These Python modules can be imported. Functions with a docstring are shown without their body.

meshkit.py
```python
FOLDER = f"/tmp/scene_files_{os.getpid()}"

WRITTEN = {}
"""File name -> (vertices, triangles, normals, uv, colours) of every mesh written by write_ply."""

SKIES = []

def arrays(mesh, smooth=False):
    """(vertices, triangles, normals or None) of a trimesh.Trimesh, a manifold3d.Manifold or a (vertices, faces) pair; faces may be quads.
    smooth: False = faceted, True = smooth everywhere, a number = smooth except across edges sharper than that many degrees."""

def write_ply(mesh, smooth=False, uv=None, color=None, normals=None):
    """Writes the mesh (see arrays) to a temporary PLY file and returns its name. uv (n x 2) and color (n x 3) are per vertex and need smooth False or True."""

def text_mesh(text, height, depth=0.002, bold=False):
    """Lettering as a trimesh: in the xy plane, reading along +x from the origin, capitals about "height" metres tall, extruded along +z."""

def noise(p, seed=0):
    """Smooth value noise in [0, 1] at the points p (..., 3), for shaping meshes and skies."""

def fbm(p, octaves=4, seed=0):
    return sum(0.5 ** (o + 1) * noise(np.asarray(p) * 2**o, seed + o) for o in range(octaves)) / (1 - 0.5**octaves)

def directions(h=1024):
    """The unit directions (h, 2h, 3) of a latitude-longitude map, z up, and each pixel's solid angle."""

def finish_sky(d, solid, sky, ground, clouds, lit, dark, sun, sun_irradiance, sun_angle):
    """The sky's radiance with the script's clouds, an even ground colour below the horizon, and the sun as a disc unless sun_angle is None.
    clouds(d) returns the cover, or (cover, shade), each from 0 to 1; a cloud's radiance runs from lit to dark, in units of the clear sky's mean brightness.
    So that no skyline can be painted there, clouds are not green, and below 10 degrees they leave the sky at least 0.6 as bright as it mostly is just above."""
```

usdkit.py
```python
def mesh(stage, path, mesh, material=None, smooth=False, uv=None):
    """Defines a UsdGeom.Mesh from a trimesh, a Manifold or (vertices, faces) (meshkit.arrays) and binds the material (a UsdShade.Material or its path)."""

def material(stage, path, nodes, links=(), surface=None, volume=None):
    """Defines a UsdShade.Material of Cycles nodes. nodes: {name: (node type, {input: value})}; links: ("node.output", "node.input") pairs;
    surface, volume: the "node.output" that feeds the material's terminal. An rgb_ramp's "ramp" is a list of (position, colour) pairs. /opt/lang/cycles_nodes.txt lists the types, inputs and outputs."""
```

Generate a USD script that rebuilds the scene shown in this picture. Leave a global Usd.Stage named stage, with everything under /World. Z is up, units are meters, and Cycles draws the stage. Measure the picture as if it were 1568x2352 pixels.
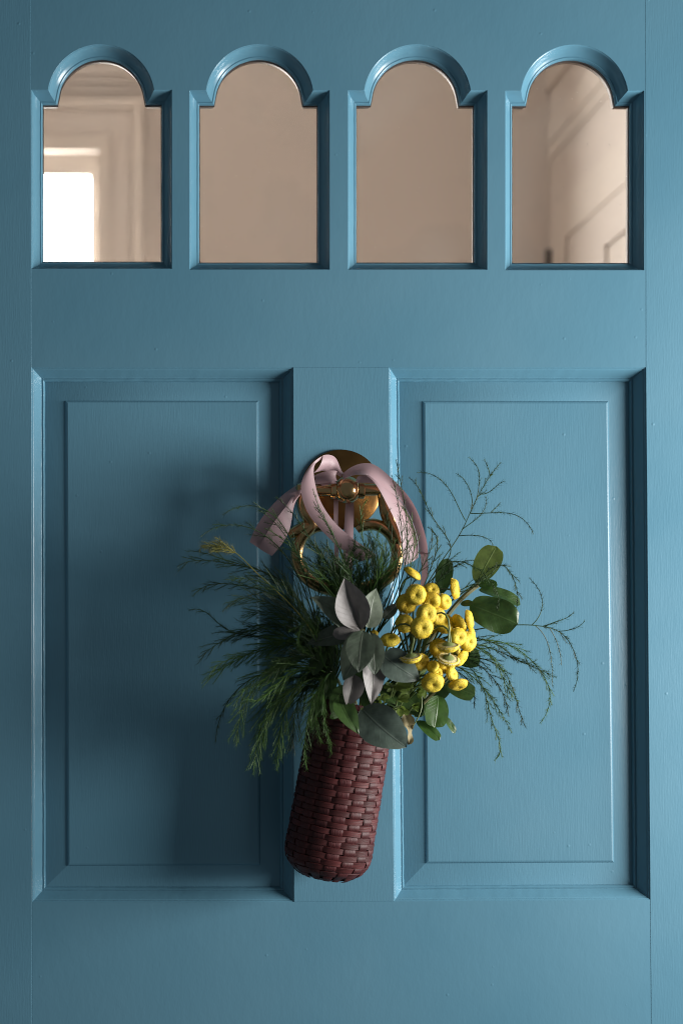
import math, random
import numpy as np
import trimesh
from shapely.geometry import Polygon
from scipy.interpolate import CubicSpline
from pxr import Usd, UsdGeom, UsdLux, UsdShade, Gf, Sdf, Vt
import usdkit, meshkit

rng = np.random.default_rng(7)
stage = Usd.Stage.CreateInMemory()
UsdGeom.SetStageUpAxis(stage, UsdGeom.Tokens.z)
UsdGeom.SetStageMetersPerUnit(stage, 1.0)
UsdGeom.Xform.Define(stage, '/World')
UsdGeom.Scope.Define(stage, '/World/Looks')

# ------------------------------------------------------------------ camera
S = 0.682 / 1568.0            # metres per measured unit on the door's face
CX, CZ, D = (345 - 784) * S, 1.45 + (1176 - 1400) * S, 1.6
cam = UsdGeom.Camera.Define(stage, '/World/camera')
cam.CreateHorizontalApertureAttr(24.0)
cam.CreateVerticalApertureAttr(24.0 * 1024 / 682)
cam.CreateFocalLengthAttr(24.0 * D / 0.682)
cam.CreateHorizontalApertureOffsetAttr(24.0 * (0 - CX) / 0.682)
cam.CreateVerticalApertureOffsetAttr(24.0 * (1.45 - CZ) / 0.682)
cam.CreateClippingRangeAttr(Gf.Vec2f(0.05, 100))
cam.CreateFStopAttr(5.0)
cam.CreateFocusDistanceAttr(1.55)
cam.AddTranslateOp().Set(Gf.Vec3d(CX, -D, CZ))
cam.AddRotateXOp().Set(90.0)
cam.CreateExposureAttr(0.0)

# ------------------------------------------------------------------ light
def look_matrix(pos, target):
    p, t = np.array(pos, float), np.array(target, float)
    z = p - t; z /= np.linalg.norm(z)
    x = np.cross([0, 0, 1.0], z); x /= np.linalg.norm(x)
    y = np.cross(z, x)
    return Gf.Matrix4d(*x, 0, *y, 0, *z, 0, *p, 1)

win = UsdLux.RectLight.Define(stage, '/World/side_daylight')
win.CreateWidthAttr(0.85); win.CreateHeightAttr(0.44)
win.CreateIntensityAttr(40.0)
win.CreateColorAttr(Gf.Vec3f(1.0, 0.98, 0.95))
win.AddTransformOp().Set(look_matrix((1.26, -0.48, 1.35), (0.0, 0.0, 1.46)))

dome = UsdLux.DomeLight.Define(stage, '/World/sky')
dome.GetPrim().SetCustomDataByKey('kind', 'structure')
dm = usdkit.material(stage, '/World/Looks/ambient', {"b": ("background_shader", {"color": (0.80, 0.92, 1.0), "strength": 0.112})}, surface="b.background")
UsdShade.MaterialBindingAPI.Apply(dome.GetPrim()).Bind(dm)

# ------------------------------------------------------------------ helpers
_names = {}
def numbered(parent, name):
    k = (parent, name)
    n = _names.get(k, -1) + 1
    _names[k] = n
    return name if n == 0 else f'{name}_{n:03d}'

def tag(prim, label=None, cat=None, group=None, kind=None):
    for k, v in (('label', label), ('category', cat), ('group', group), ('kind', kind)):
        if v: prim.SetCustomDataByKey(k, v)
    return prim

def thing(name, label, cat, group=None, loc=(0, 0, 0)):
    x = UsdGeom.Xform.Define(stage, '/World/' + numbered('/World', name))
    x.AddTranslateOp().Set(Gf.Vec3d(*map(float, loc)))
    p = x.GetPrim(); tag(p, label, cat, group)
    _loc[str(p.GetPath())] = np.array(loc, float)
    return p
_loc = {}

def obj(name, mesh, mat, parent=None, smooth=False, label=None, uv=None, kind=None):
    pp = str(parent.GetPath()) if parent is not None else '/World'
    off = _loc.get('/'.join(pp.split('/')[:3]), np.zeros(3))
    v, f = (np.asarray(mesh[0], float), np.asarray(mesh[1], int)) if isinstance(mesh, tuple) else (np.asarray(mesh.vertices), np.asarray(mesh.faces))
    p = usdkit.mesh(stage, pp + '/' + numbered(pp, name), (v - off, f), MATS[mat], smooth, uv).GetPrim()
    return tag(p, label, None, None, kind)

def X(px): return (px - 784) * S
def Z(py): return 1.45 + (1176 - py) * S
def P(px, py, mm):
    """The point mm millimetres in front of the door's face that stands at (px, py) measured on the photograph."""
    k = (D - mm / 1000.0) / D
    return np.array([CX + (X(px) - CX) * k, -mm / 1000.0, CZ + (Z(py) - CZ) * k])
def c3(p): return (564.5 + .3 * p[0], 1003.5 + .3 * p[1])       # knocker sheet -> measured units
def c4(p): return (658.6 + .32 * p[0], 1254.4 + .32 * p[1])     # bouquet sheet
def c5(p): return (376.3 + .32 * p[0], 1066.2 + .32 * p[1])     # left side sheet
def c6(p): return (878.0 + .32 * p[0], 1003.5 + .32 * p[1])     # right side sheet

def join(ms):
    vs, fs, o = [], [], 0
    for v, f in ms:
        f = np.asarray(f, int)
        if f.shape[1] == 4: f = np.vstack([f[:, [0, 1, 2]], f[:, [0, 2, 3]]])
        vs.append(np.asarray(v, float)); fs.append(f + o); o += len(v)
    return np.vstack(vs), np.vstack(fs)

def grid_faces(n, m, wrap_m=False):
    i, j = np.meshgrid(np.arange(n - 1), np.arange(m if wrap_m else m - 1), indexing='ij')
    j2 = (j + 1) % m
    q = np.stack([i * m + j, i * m + j2, (i + 1) * m + j2, (i + 1) * m + j], -1).reshape(-1, 4)
    return np.vstack([q[:, [0, 1, 2]], q[:, [0, 2, 3]]])

def spline(pts, n):
    p = np.asarray(pts, float)
    if len(p) == 2: return np.linspace(p[0], p[1], n)
    t = np.r_[0, np.cumsum(np.linalg.norm(np.diff(p, axis=0), axis=1) ** .7 + 1e-9)]
    return CubicSpline(t, p)(np.linspace(0, t[-1], n))

def tube(points, r, sides=8, caps=True, closed=False):
    p = np.asarray(points, float); n = len(p)
    t = np.gradient(p, axis=0) if not closed else np.roll(p, -1, 0) - np.roll(p, 1, 0)
    t /= np.linalg.norm(t, axis=1, keepdims=True) + 1e-12
    a = np.zeros_like(p); up = np.array([0.3, 1, 0.2])
    cur = np.cross(t[0], up); cur /= np.linalg.norm(cur)
    for i in range(n):
        cur = cur - t[i] * (cur @ t[i]); cur /= np.linalg.norm(cur) + 1e-12
        a[i] = cur
    b = np.cross(t, a); ang = np.arange(sides) * 2 * np.pi / sides
    r = np.broadcast_to(r, (n,))
    v = p[:, None] + r[:, None, None] * (np.cos(ang)[None, :, None] * a[:, None] + np.sin(ang)[None, :, None] * b[:, None])
    v = v.reshape(-1, 3)
    if closed:
        v = np.vstack([v, v[:sides]]); return v, grid_faces(n + 1, sides, True)
    f = grid_faces(n, sides, True)
    if caps:
        o = len(v); v = np.vstack([v, p[:1], p[-1:]])
        k = np.arange(sides); k2 = (k + 1) % sides
        f = np.vstack([f, np.stack([np.full(sides, o), k2, k], 1), np.stack([np.full(sides, o + 1), (n - 1) * sides + k, (n - 1) * sides + k2], 1)])
    return v, f

def frame(n, up=(0, 0, 1.0)):
    n = np.asarray(n, float); n = n / np.linalg.norm(n)
    u = np.cross(up, n)
    if np.linalg.norm(u) < 1e-3: u = np.cross([1.0, 0, 0], n)
    u /= np.linalg.norm(u)
    return u, np.cross(n, u), n

def lathe(profile, origin, axis, seg=48, up=(0, 0, 1.0)):
    u, w, n = frame(axis, up)
    pr = np.asarray(profile, float); a = np.arange(seg) * 2 * np.pi / seg
    v = np.asarray(origin) + pr[:, 0, None, None] * (np.cos(a)[None, :, None] * u + np.sin(a)[None, :, None] * w) + pr[:, 1, None, None] * n
    return v.reshape(-1, 3), grid_faces(len(pr), seg, True)

def box(x0, x1, y0, y1, z0, z1):
    b = trimesh.creation.box((x1 - x0, y1 - y0, z1 - z0)); b.apply_translation(((x0 + x1) / 2, (y0 + y1) / 2, (z0 + z1) / 2))
    return np.array(b.vertices), np.array(b.faces)

# ------------------------------------------------------------------ materials
MATS = {}
def mat(name, nodes, links, surface='p.BSDF'):
    MATS[name] = usdkit.material(stage, '/World/Looks/' + name, nodes, links, surface=surface)

def paint(name, grain, strength, rough=0.36):
    """Hand-brushed eggshell paint: brush marks along the grain, a little orange peel and the odd nib."""
    mat(name, {
        "g": ("geometry", {}),
        "m1": ("mapping", {"scale": grain}), "n1": ("noise_texture", {"scale": 1.0, "detail": 3.0, "roughness": .6}),
        "m2": ("mapping", {"scale": (1, 1, 1)}), "n2": ("noise_texture", {"scale": 420.0, "detail": 2.0}),
        "v": ("voronoi_texture", {"scale": 34.0}), "vr": ("map_range", {"from_min": 0.0, "from_max": 0.06, "to_min": 1.0, "to_max": 0.0, "clamp": True}),
        "n3": ("noise_texture", {"scale": 5.0, "detail": 3.0}),
        "n4": ("noise_texture", {"scale": 15.0, "detail": 4.0, "roughness": .55}),
        "a1": ("math", {"math_type": "multiply_add", "value2": 0.35}), "a2": ("math", {"math_type": "multiply_add", "value2": 2.4}), "a3": ("math", {"math_type": "multiply_add", "value2": 4.0}),
        "b": ("bump", {"strength": strength, "distance": 0.0006}),
        "r": ("rgb_ramp", {"ramp": [(0.3, (0.089, 0.222, 0.306)), (0.7, (0.106, 0.243, 0.327))]}),
        "rr": ("map_range", {"from_min": 0.3, "from_max": 0.7, "to_min": rough - .04, "to_max": rough + .06}),
        "p": ("principled_bsdf", {"ior": 1.42}),
    }, [("g.position", "m1.vector"), ("m1.vector", "n1.vector"), ("g.position", "n2.vector"), ("g.position", "v.vector"), ("v.distance", "vr.value"),
        ("g.position", "n3.vector"), ("n3.fac", "r.fac"), ("r.color", "p.base_color"), ("n3.fac", "rr.value"), ("rr.result", "p.roughness"),
        ("n2.fac", "a1.value1"), ("n1.fac", "a1.value3"), ("vr.result", "a2.value1"), ("a1.value", "a2.value3"),
        ("g.position", "n4.vector"), ("n4.fac", "a3.value1"), ("a2.value", "a3.value3"), ("a3.value", "b.height"), ("b.normal", "p.normal")])
paint('paint_vertical', (700, 700, 60), 0.20)
paint('paint_rail', (150, 150, 60), 0.16)
paint('paint_moulding', (90, 90, 90), 0.2, 0.24)
mat('old_putty', {"p": ("principled_bsdf", {"base_color": (0.035, 0.028, 0.026), "roughness": 0.7})}, [])
mat('pane_glass', {"gm": ("geometry", {}), "t": ("transparent_bsdf", {"color": (0.97, 0.97, 0.96)}), "g": ("glossy_bsdf", {"roughness": 0.02, "color": (1, 1, 1)}), "f": ("fresnel", {"IOR": 1.45}), "m": ("mix_closure", {}),
    "v": ("voronoi_texture", {"scale": 95.0}), "k": ("map_range", {"from_min": .03, "from_max": .07, "to_min": .55, "to_max": 0.0, "clamp": True}), "n": ("noise_texture", {"scale": 9.0, "detail": 5.0}), "nk": ("map_range", {"from_min": .45, "from_max": .8, "to_min": 0.0, "to_max": .10, "clamp": True}),
    "mx": ("math", {"math_type": "maximum"}), "d": ("diffuse_bsdf", {"color": (0.7, 0.68, 0.64)}), "m2": ("mix_closure", {}), "n2": ("noise_texture", {"scale": 14.0}), "b": ("bump", {"strength": .1, "distance": .002})},
    [("f.fac", "m.fac"), ("t.BSDF", "m.closure1"), ("g.BSDF", "m.closure2"), ("gm.position", "v.vector"), ("v.distance", "k.value"), ("gm.position", "n.vector"), ("n.fac", "nk.value"), ("k.result", "mx.value1"), ("nk.result", "mx.value2"), ("mx.value", "m2.fac"),
     ("m.closure", "m2.closure1"), ("d.BSDF", "m2.closure2"), ("gm.position", "n2.vector"), ("n2.fac", "b.height"), ("b.normal", "g.normal")], 'm2.closure')

def plain(name, col, rough=0.6, metallic=0.0, bump=None, **kw):
    nodes = {"p": ("principled_bsdf", {"base_color": col, "roughness": rough, "metallic": metallic, **kw})}; links = []
    if bump:
        sc, st, dist = bump
        nodes.update({"g": ("geometry", {}), "n": ("noise_texture", {"scale": sc, "detail": 3.0}), "b": ("bump", {"strength": st, "distance": dist}),
                      "c": ("rgb_ramp", {"ramp": [(0.3, tuple(.82 * x for x in col)), (0.7, tuple(min(1, 1.15 * x) for x in col))]})})
        links += [("g.position", "n.vector"), ("n.fac", "b.height"), ("b.normal", "p.normal"), ("n.fac", "c.fac"), ("c.color", "p.base_color")]
    mat(name, nodes, links)
plain('hall_wall', (0.59, 0.535, 0.493), 0.8)
plain('hall_trim', (0.60, 0.545, 0.495), 0.6)
plain('hall_floor', (0.22, 0.14, 0.09), 0.5)
plain('bead_brown', (0.16, 0.115, 0.09), 0.6)
plain('dark_metal', (0.05, 0.04, 0.035), 0.5)
mat('bright_window', {"e": ("emission", {"color": (1.0, 0.97, 0.93), "strength": 34.5})}, [], 'e.emission')

mat('brass', {"g": ("geometry", {}), "n": ("noise_texture", {"scale": 70.0, "detail": 4.0}), "c": ("rgb_ramp", {"ramp": [(0.3, (0.44, 0.27, 0.115)), (0.65, (0.68, 0.45, 0.22))]}),
              "r": ("map_range", {"from_min": .3, "from_max": .7, "to_min": .26, "to_max": .14}), "n2": ("noise_texture", {"scale": 400.0}), "b": ("bump", {"strength": .08, "distance": .0004}), "p": ("principled_bsdf", {"metallic": 1.0})},
    [("g.position", "n.vector"), ("n.fac", "c.fac"), ("c.color", "p.base_color"), ("n.fac", "r.value"), ("r.result", "p.roughness"), ("g.position", "n2.vector"), ("n2.fac", "b.height"), ("b.normal", "p.normal")])
mat('aged_brass', {"g": ("geometry", {}), "n": ("noise_texture", {"scale": 45.0, "detail": 5.0}), "c": ("rgb_ramp", {"ramp": [(0.3, (0.20, 0.105, 0.036)), (0.7, (0.33, 0.175, 0.06))]}),
              "p": ("principled_bsdf", {"metallic": 1.0, "roughness": 0.27})},
    [("g.position", "n.vector"), ("n.fac", "c.fac"), ("c.color", "p.base_color")])

mat('pink_ribbon', {"tc": ("texture_coordinate", {}), "m": ("mapping", {"scale": (3, 420, 1)}), "n": ("noise_texture", {"scale": 1.0, "detail": 1.0}), "b": ("bump", {"strength": .12, "distance": .0004}),
                    "p": ("principled_bsdf", {"base_color": (0.40, 0.268, 0.288), "roughness": 0.5, "sheen_weight": .3, "sheen_roughness": .4}), "t": ("translucent_bsdf", {"color": (0.5, 0.3, 0.31)}), "x": ("mix_closure", {"fac": .22})},
    [("tc.UV", "m.vector"), ("m.vector", "n.vector"), ("n.fac", "b.height"), ("b.normal", "p.normal"), ("p.BSDF", "x.closure1"), ("t.BSDF", "x.closure2")], 'x.closure')

def basket_mat(name, grain, lo, hi):
    mat(name, {"g": ("geometry", {}), "tc": ("texture_coordinate", {}), "m": ("mapping", {"scale": grain}), "n": ("noise_texture", {"scale": 1.0, "detail": 3.0}), "b": ("bump", {"strength": .55, "distance": .0006}),
               "c": ("rgb_ramp", {"ramp": [(0.3, lo), (0.6, hi), (0.9, tuple(1.35 * x for x in hi))]}), "p": ("principled_bsdf", {"roughness": .55, "ior": 1.38}),
               "oi": ("object_info", {}), "nw": ("noise_texture", {"scale": 38.0, "detail": 3.0}), "sm": ("math", {"math_type": "multiply_add", "value2": .55}), "mr": ("map_range", {"from_min": .3, "from_max": 1.1, "to_min": .65, "to_max": 1.5}), "mu": ("mix", {"mix_type": "multiply", "fac": 1.0})},
        [("g.position", "m.vector"), ("m.vector", "n.vector"), ("n.fac", "b.height"), ("b.normal", "p.normal"), ("n.fac", "c.fac"), ("g.position", "nw.vector"), ("oi.random", "sm.value1"), ("nw.fac", "sm.value3"), ("sm.value", "mr.value"), ("mr.result", "mu.color2"), ("c.color", "mu.color1"), ("mu.color", "p.base_color")])
basket_mat('splint_weaver', (60, 60, 1500), (0.036, 0.0075, 0.0078), (0.064, 0.0135, 0.0135))
basket_mat('splint_stake', (1300, 1300, 60), (0.031, 0.0068, 0.0075), (0.054, 0.012, 0.0128))

def leaf_mat(name, top, under, rough=0.45, trans=0.18, vein=1.35):
    mix3 = lambda c, k: tuple(min(1, k * x) for x in c)
    mat(name, {"g": ("geometry", {}), "tc": ("texture_coordinate", {}), "s": ("separate_xyz", {}),
               "d": ("math", {"math_type": "subtract", "value2": .5}), "ab": ("math", {"math_type": "absolute"}),
               "rib": ("map_range", {"from_min": 0.0, "from_max": 0.035, "to_min": 1.0, "to_max": 0.0, "clamp": True}),
               "vy": ("math", {"math_type": "multiply_add", "value2": -0.55}),
               "vs": ("math", {"math_type": "multiply", "value2": 56.0}), "vsin": ("math", {"math_type": "sine"}),
               "vp": ("map_range", {"from_min": .93, "from_max": 1.0, "to_min": 0.0, "to_max": 0.22, "clamp": True}),
               "mx": ("math", {"math_type": "maximum"}),
               "n": ("noise_texture", {"scale": 160.0, "detail": 3.0}), "nv": ("rgb_ramp", {"ramp": [(0.3, mix3(top, .72)), (0.7, mix3(top, 1.2))]}),
               "nu": ("rgb_ramp", {"ramp": [(0.3, mix3(under, .82)), (0.7, mix3(under, 1.1))]}),
               "bf": ("mix", {}), "vc": ("mix", {"color2": mix3(tuple(.5 * (a + b) for a, b in zip(top, under)), vein)}), "vf": ("math", {"math_type": "multiply", "value2": .5}),
               "b": ("bump", {"strength": .35, "distance": .0008}), "p": ("principled_bsdf", {"roughness": rough}), "t": ("translucent_bsdf", {}), "x": ("mix_closure", {"fac": trans})},
        [("tc.UV", "s.vector"), ("s.x", "d.value1"), ("d.value", "ab.value1"), ("ab.value", "rib.value"), ("ab.value", "vy.value1"), ("s.y", "vy.value3"), ("vy.value", "vs.value1"), ("vs.value", "vsin.value1"), ("vsin.value", "vp.value"),
         ("rib.result", "mx.value1"), ("vp.result", "mx.value2"), ("g.position", "n.vector"), ("n.fac", "nv.fac"), ("n.fac", "nu.fac"), ("g.backfacing", "bf.fac"), ("nv.color", "bf.color1"), ("nu.color", "bf.color2"),
         ("mx.value", "vf.value1"), ("vf.value", "vc.fac"), ("bf.color", "vc.color1"), ("vc.color", "p.base_color"), ("vc.color", "t.color"), ("mx.value", "b.height"), ("b.normal", "p.normal"), ("p.BSDF", "x.closure1"), ("t.BSDF", "x.closure2")], 'x.closure')
leaf_mat('grey_leaf', (0.135, 0.165, 0.115), (0.145, 0.132, 0.126), .5, .10, 1.1)
leaf_mat('dusky_leaf', (0.055, 0.075, 0.05), (0.20, 0.19, 0.165), .45, .12)
leaf_mat('blue_grey_leaf', (0.075, 0.105, 0.085), (0.12, 0.13, 0.11), .42, .10, 1.15)
leaf_mat('deep_green_leaf', (0.040, 0.082, 0.020), (0.08, 0.115, 0.045), .36, .25)
leaf_mat('mid_green_leaf', (0.045, 0.105, 0.018), (0.08, 0.13, 0.04), .36, .3)
leaf_mat('olive_leaf', (0.12, 0.16, 0.035), (0.15, 0.19, 0.06), .45, .4)
leaf_mat('lime_leaf', (0.13, 0.19, 0.035), (0.14, 0.19, 0.06), .5, .35)
leaf_mat('dry_leaf', (0.24, 0.20, 0.10), (0.25, 0.20, 0.11), .7, .2)
def fern_mat(name, lo, hi):
    mat(name, {"g": ("geometry", {}), "n": ("noise_texture", {"scale": 45.0, "detail": 2.0}), "c": ("rgb_ramp", {"ramp": [(0.35, lo), (0.65, hi)]}), "p": ("principled_bsdf", {"roughness": .55}), "t": ("translucent_bsdf", {}), "x": ("mix_closure", {"fac": .4})},
        [("g.position", "n.vector"), ("n.fac", "c.fac"), ("c.color", "p.base_color"), ("c.color", "t.color"), ("p.BSDF", "x.closure1"), ("t.BSDF", "x.closure2")], 'x.closure')
fern_mat('fern_dark', (0.022, 0.055, 0.014), (0.045, 0.10, 0.024))
fern_mat('fern_green', (0.05, 0.125, 0.022), (0.105, 0.21, 0.04))
fern_mat('fern_yellow', (0.20, 0.20, 0.04), (0.30, 0.28, 0.06))
plain('stem_green', (0.09, 0.13, 0.035), .5)
plain('woody_stem', (0.17, 0.16, 0.07), .6)
def flower_mat(name, lo, hi):
    mat(name, {"tc": ("texture_coordinate", {}), "g": ("geometry", {}), "v": ("voronoi_texture", {"scale": 1150.0}), "n": ("noise_texture", {"scale": 90.0, "detail": 2.0}), "c": ("rgb_ramp", {"ramp": [(0.35, lo), (0.6, hi)]}),
               "d": ("map_range", {"from_min": .0, "from_max": .75, "to_min": 1.12, "to_max": .58}), "mu": ("mix", {"mix_type": "multiply", "fac": 1.0}), "b": ("bump", {"strength": .55, "distance": .0005, "invert": True}), "p": ("principled_bsdf", {"roughness": .65, "subsurface_weight": 0.0})},
        [("g.position", "v.vector"), ("g.position", "n.vector"), ("n.fac", "c.fac"), ("c.color", "mu.color1"), ("v.distance", "d.value"), ("d.result", "mu.color2"), ("mu.color", "p.base_color"), ("v.distance", "b.height"), ("b.normal", "p.normal")])
flower_mat('floret_yellow', (0.80, 0.56, 0.025), (0.88, 0.67, 0.05))
flower_mat('floret_gold', (0.72, 0.48, 0.02), (0.82, 0.59, 0.035))
plain('petal_cream', (0.74, 0.66, 0.36), .7)
plain('petal_yellow', (0.78, 0.56, 0.08), .7)
plain('calyx_green', (0.16, 0.20, 0.06), .6)

# ------------------------------------------------------------------ the door
def area(p): p = np.asarray(p); return 0.5 * np.sum(p[:, 0] * np.roll(p[:, 1], -1) - np.roll(p[:, 0], -1) * p[:, 1])
def inset(p, w):
    """Polygon (metres, counter-clockwise in x,z) moved inwards by w with mitred corners."""
    p = np.asarray(p, float); a, b = np.roll(p, 1, 0), np.roll(p, -1, 0)
    n1 = p - a; n2 = b - p
    n1 = np.stack([-n1[:, 1], n1[:, 0]], 1) / np.linalg.norm(n1, axis=1)[:, None]
    n2 = np.stack([-n2[:, 1], n2[:, 0]], 1) / np.linalg.norm(n2, axis=1)[:, None]
    m = n1 + n2
    return p + w * m / (0.5 * np.sum(m * m, 1))[:, None] if True else p
def px2(poly, mm=0.0):
    """Measured outline -> x,z on the plane mm behind the door's face, counter-clockwise."""
    q = np.array([P(a, b, -mm)[[0, 2]] for a, b in poly])
    return q if area(q) > 0 else q[::-1]
def at_y(q, y): return np.stack([q[:, 0], np.broadcast_to(y, len(q)), q[:, 1]], 1)
def loft(rings, seg=None):
    """rings: closed rings of the same count, outside to inside; seg: vertex range of one mitred piece."""
    n = len(rings[0])
    idx = np.arange(n + 1) % n if seg is None else np.arange(seg[0], seg[1] + 1) % n
    v = np.vstack([r[idx] for r in rings])
    return v, grid_faces(len(rings), len(idx))[:, ::-1]
def slab(poly, y0, y1, holes=()):
    pg = Polygon(poly, [h for h in holes])
    m = trimesh.creation.extrude_polygon(pg, y1 - y0, engine='earcut')
    v = np.array(m.vertices)[:, [0, 2, 1]]; v[:, 1] += y0
    return v, np.array(m.faces)[:, ::-1]
def board(poly, y0, y1, c):
    """A board with its front arris eased by c."""
    o, i = np.asarray(poly), inset(poly, c)
    body = slab(o, y0 + c, y1)
    top = slab(i, y0, y0 + c)
    m, f = loft([at_y(o, y0 + c), at_y(i, y0)])
    k = np.asarray(top[0])[:, 1] < y0 + 1e-7
    tf = top[1][np.all(k[top[1]], 1)]
    bf = body[1][~np.all(np.abs(body[0][:, 1][body[1]] - (y0 + c)) < 1e-7, 1)]
    return join([(body[0], bf), (top[0], tf), (m, f)])

TH = 0.044
def dense(p, step):
    """The outline with its straight runs divided; also where the old corners went."""
    out, at = [], []
    for a, b in zip(p, np.roll(p, -1, 0)):
        at.append(len(out)); n = max(1, int(np.linalg.norm(b - a) / step))
        out += [a + (b - a) * k / n for k in range(n)]
    return np.array(out), at + [len(out)]
def uneven(m, amp, seed):
    """Brushed paint thickness: small lumps on a moulding."""
    v, f = m
    k = meshkit.fbm(v * 70 + seed, 3, 5) - .5; k2 = meshkit.noise(v * 420 + seed, 9) - .5
    v = v.copy(); w = np.clip((v[:, 1] - .0013) / .004, 0, 1); v[:, 1] += amp * (1.5 * k + .5 * k2) * w
    v[:, 0] += amp * .8 * (meshkit.noise(v * 160 + seed + 31, 4) - .5) * w; v[:, 2] += amp * .8 * (meshkit.noise(v * 160 + seed + 57, 4) - .5) * w
    return v, f
door = thing('front_door', 'blue painted panelled front door with four arched glass panes', 'door', loc=(0, 0, 1.0))
board_l = board(px2([(-260, -80), (71, -80), (73.5, 2440), (-260, 2440)]), 0.0, TH, 0.00022)
board_r = board(px2([(1482, -80), (1760, -80), (1760, 2440), (1496, 2440), (1493, 2067), (1483, 843)]), 0.0, TH, 0.00022)
obj('stile', board_l, 'paint_vertical', door); obj('stile', board_r, 'paint_vertical', door)

def arch_poly(x0, x1, ysh, ybot, fl, fr, ytop):
    cx, r = (fl + fr) / 2, None
    h = ysh - ytop; w = (fr - fl) / 2
    r = (w * w + h * h) / (2 * h) if h < w else (w * w + h * h) / (2 * h)
    cy = ytop + r
    a0 = math.asin((cy - ysh) / r)
    pts = [(x0, ybot), (x0, ysh), (fl, ysh)]
    for t in np.linspace(math.pi - a0, a0, 33)[1:-1]:
        pts.append((cx + r * math.cos(t), cy - r * math.sin(t)))
    return pts + [(fr, ysh), (x1, ysh), (x1, ybot)]
WINDOWS = [arch_poly(72, 395, 205, 617, 110, 354, 100), arch_poly(435, 757, 206, 619, 473, 719, 100),
           arch_poly(799, 1119, 206, 619, 836, 1081, 100), arch_poly(1160, 1479, 207, 620, 1196, 1442, 101)]
holes = [px2(w) for w in WINDOWS]
glz = px2([(71, -80), (1482, -80), (1483, 843), (72, 843)])
obj('glazed_rail', slab(glz, 0.00015, TH, holes), 'paint_rail', door)
obj('muntin', board(px2([(673, 843), (893, 843), (905, 2071), (675, 2073)]), 0.0002, TH, 0.0003), 'paint_vertical', door)
obj('bottom_rail', board(px2([(73.2, 2073), (675, 2073), (905, 2071), (1493, 2067), (1496, 2440), (73.5, 2440)]), 0.00018, TH, 0.00022), 'paint_rail', door)

wprof = [(0, .5), (.25, 1.1), (.9, 1.5), (1.3, 2.6), (1.9, 4.8), (2.9, 7.4), (4.2, 9.8), (5.8, 11.7), (7.2, 12.6), (7.5, 13.3), (7.9, 13.4), (8.6, 13.2), (9.4, 13.8), (10.0, 15.0), (10.3, 16.6), (10.3, 20.0)]
for i, h in enumerate(holes):
    rings = [at_y(inset(h, a / 1000), b / 1000) for a, b in wprof]
    hd = dense(h, .004)[0]
    obj('window_moulding', uneven(loft([at_y(inset(hd, a / 1000), b / 1000) for a, b in wprof]), .0005, i * 3.3), 'paint_moulding', door, smooth=35)
    inner, outer = inset(h, .0095), inset(h, .0125)
    pn = obj('pane', slab(inset(h, .0092), .0200, .0230), 'pane_glass', door)
    rb = [at_y(inset(h, .0103), .0170), at_y(inset(h, .0109), .0172), at_y(inset(h, .0112), .0194), at_y(inset(h, .0101), .0199)]
    obj('putty_line', loft(rb), 'old_putty', pn)
    back = [at_y(inset(h, .010), .0232), at_y(inset(h, .0095), .030), at_y(inset(h, .004), .042), at_y(h, TH)]
    obj('inner_bead', loft(back), 'bead_brown', pn, smooth=35)

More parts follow.
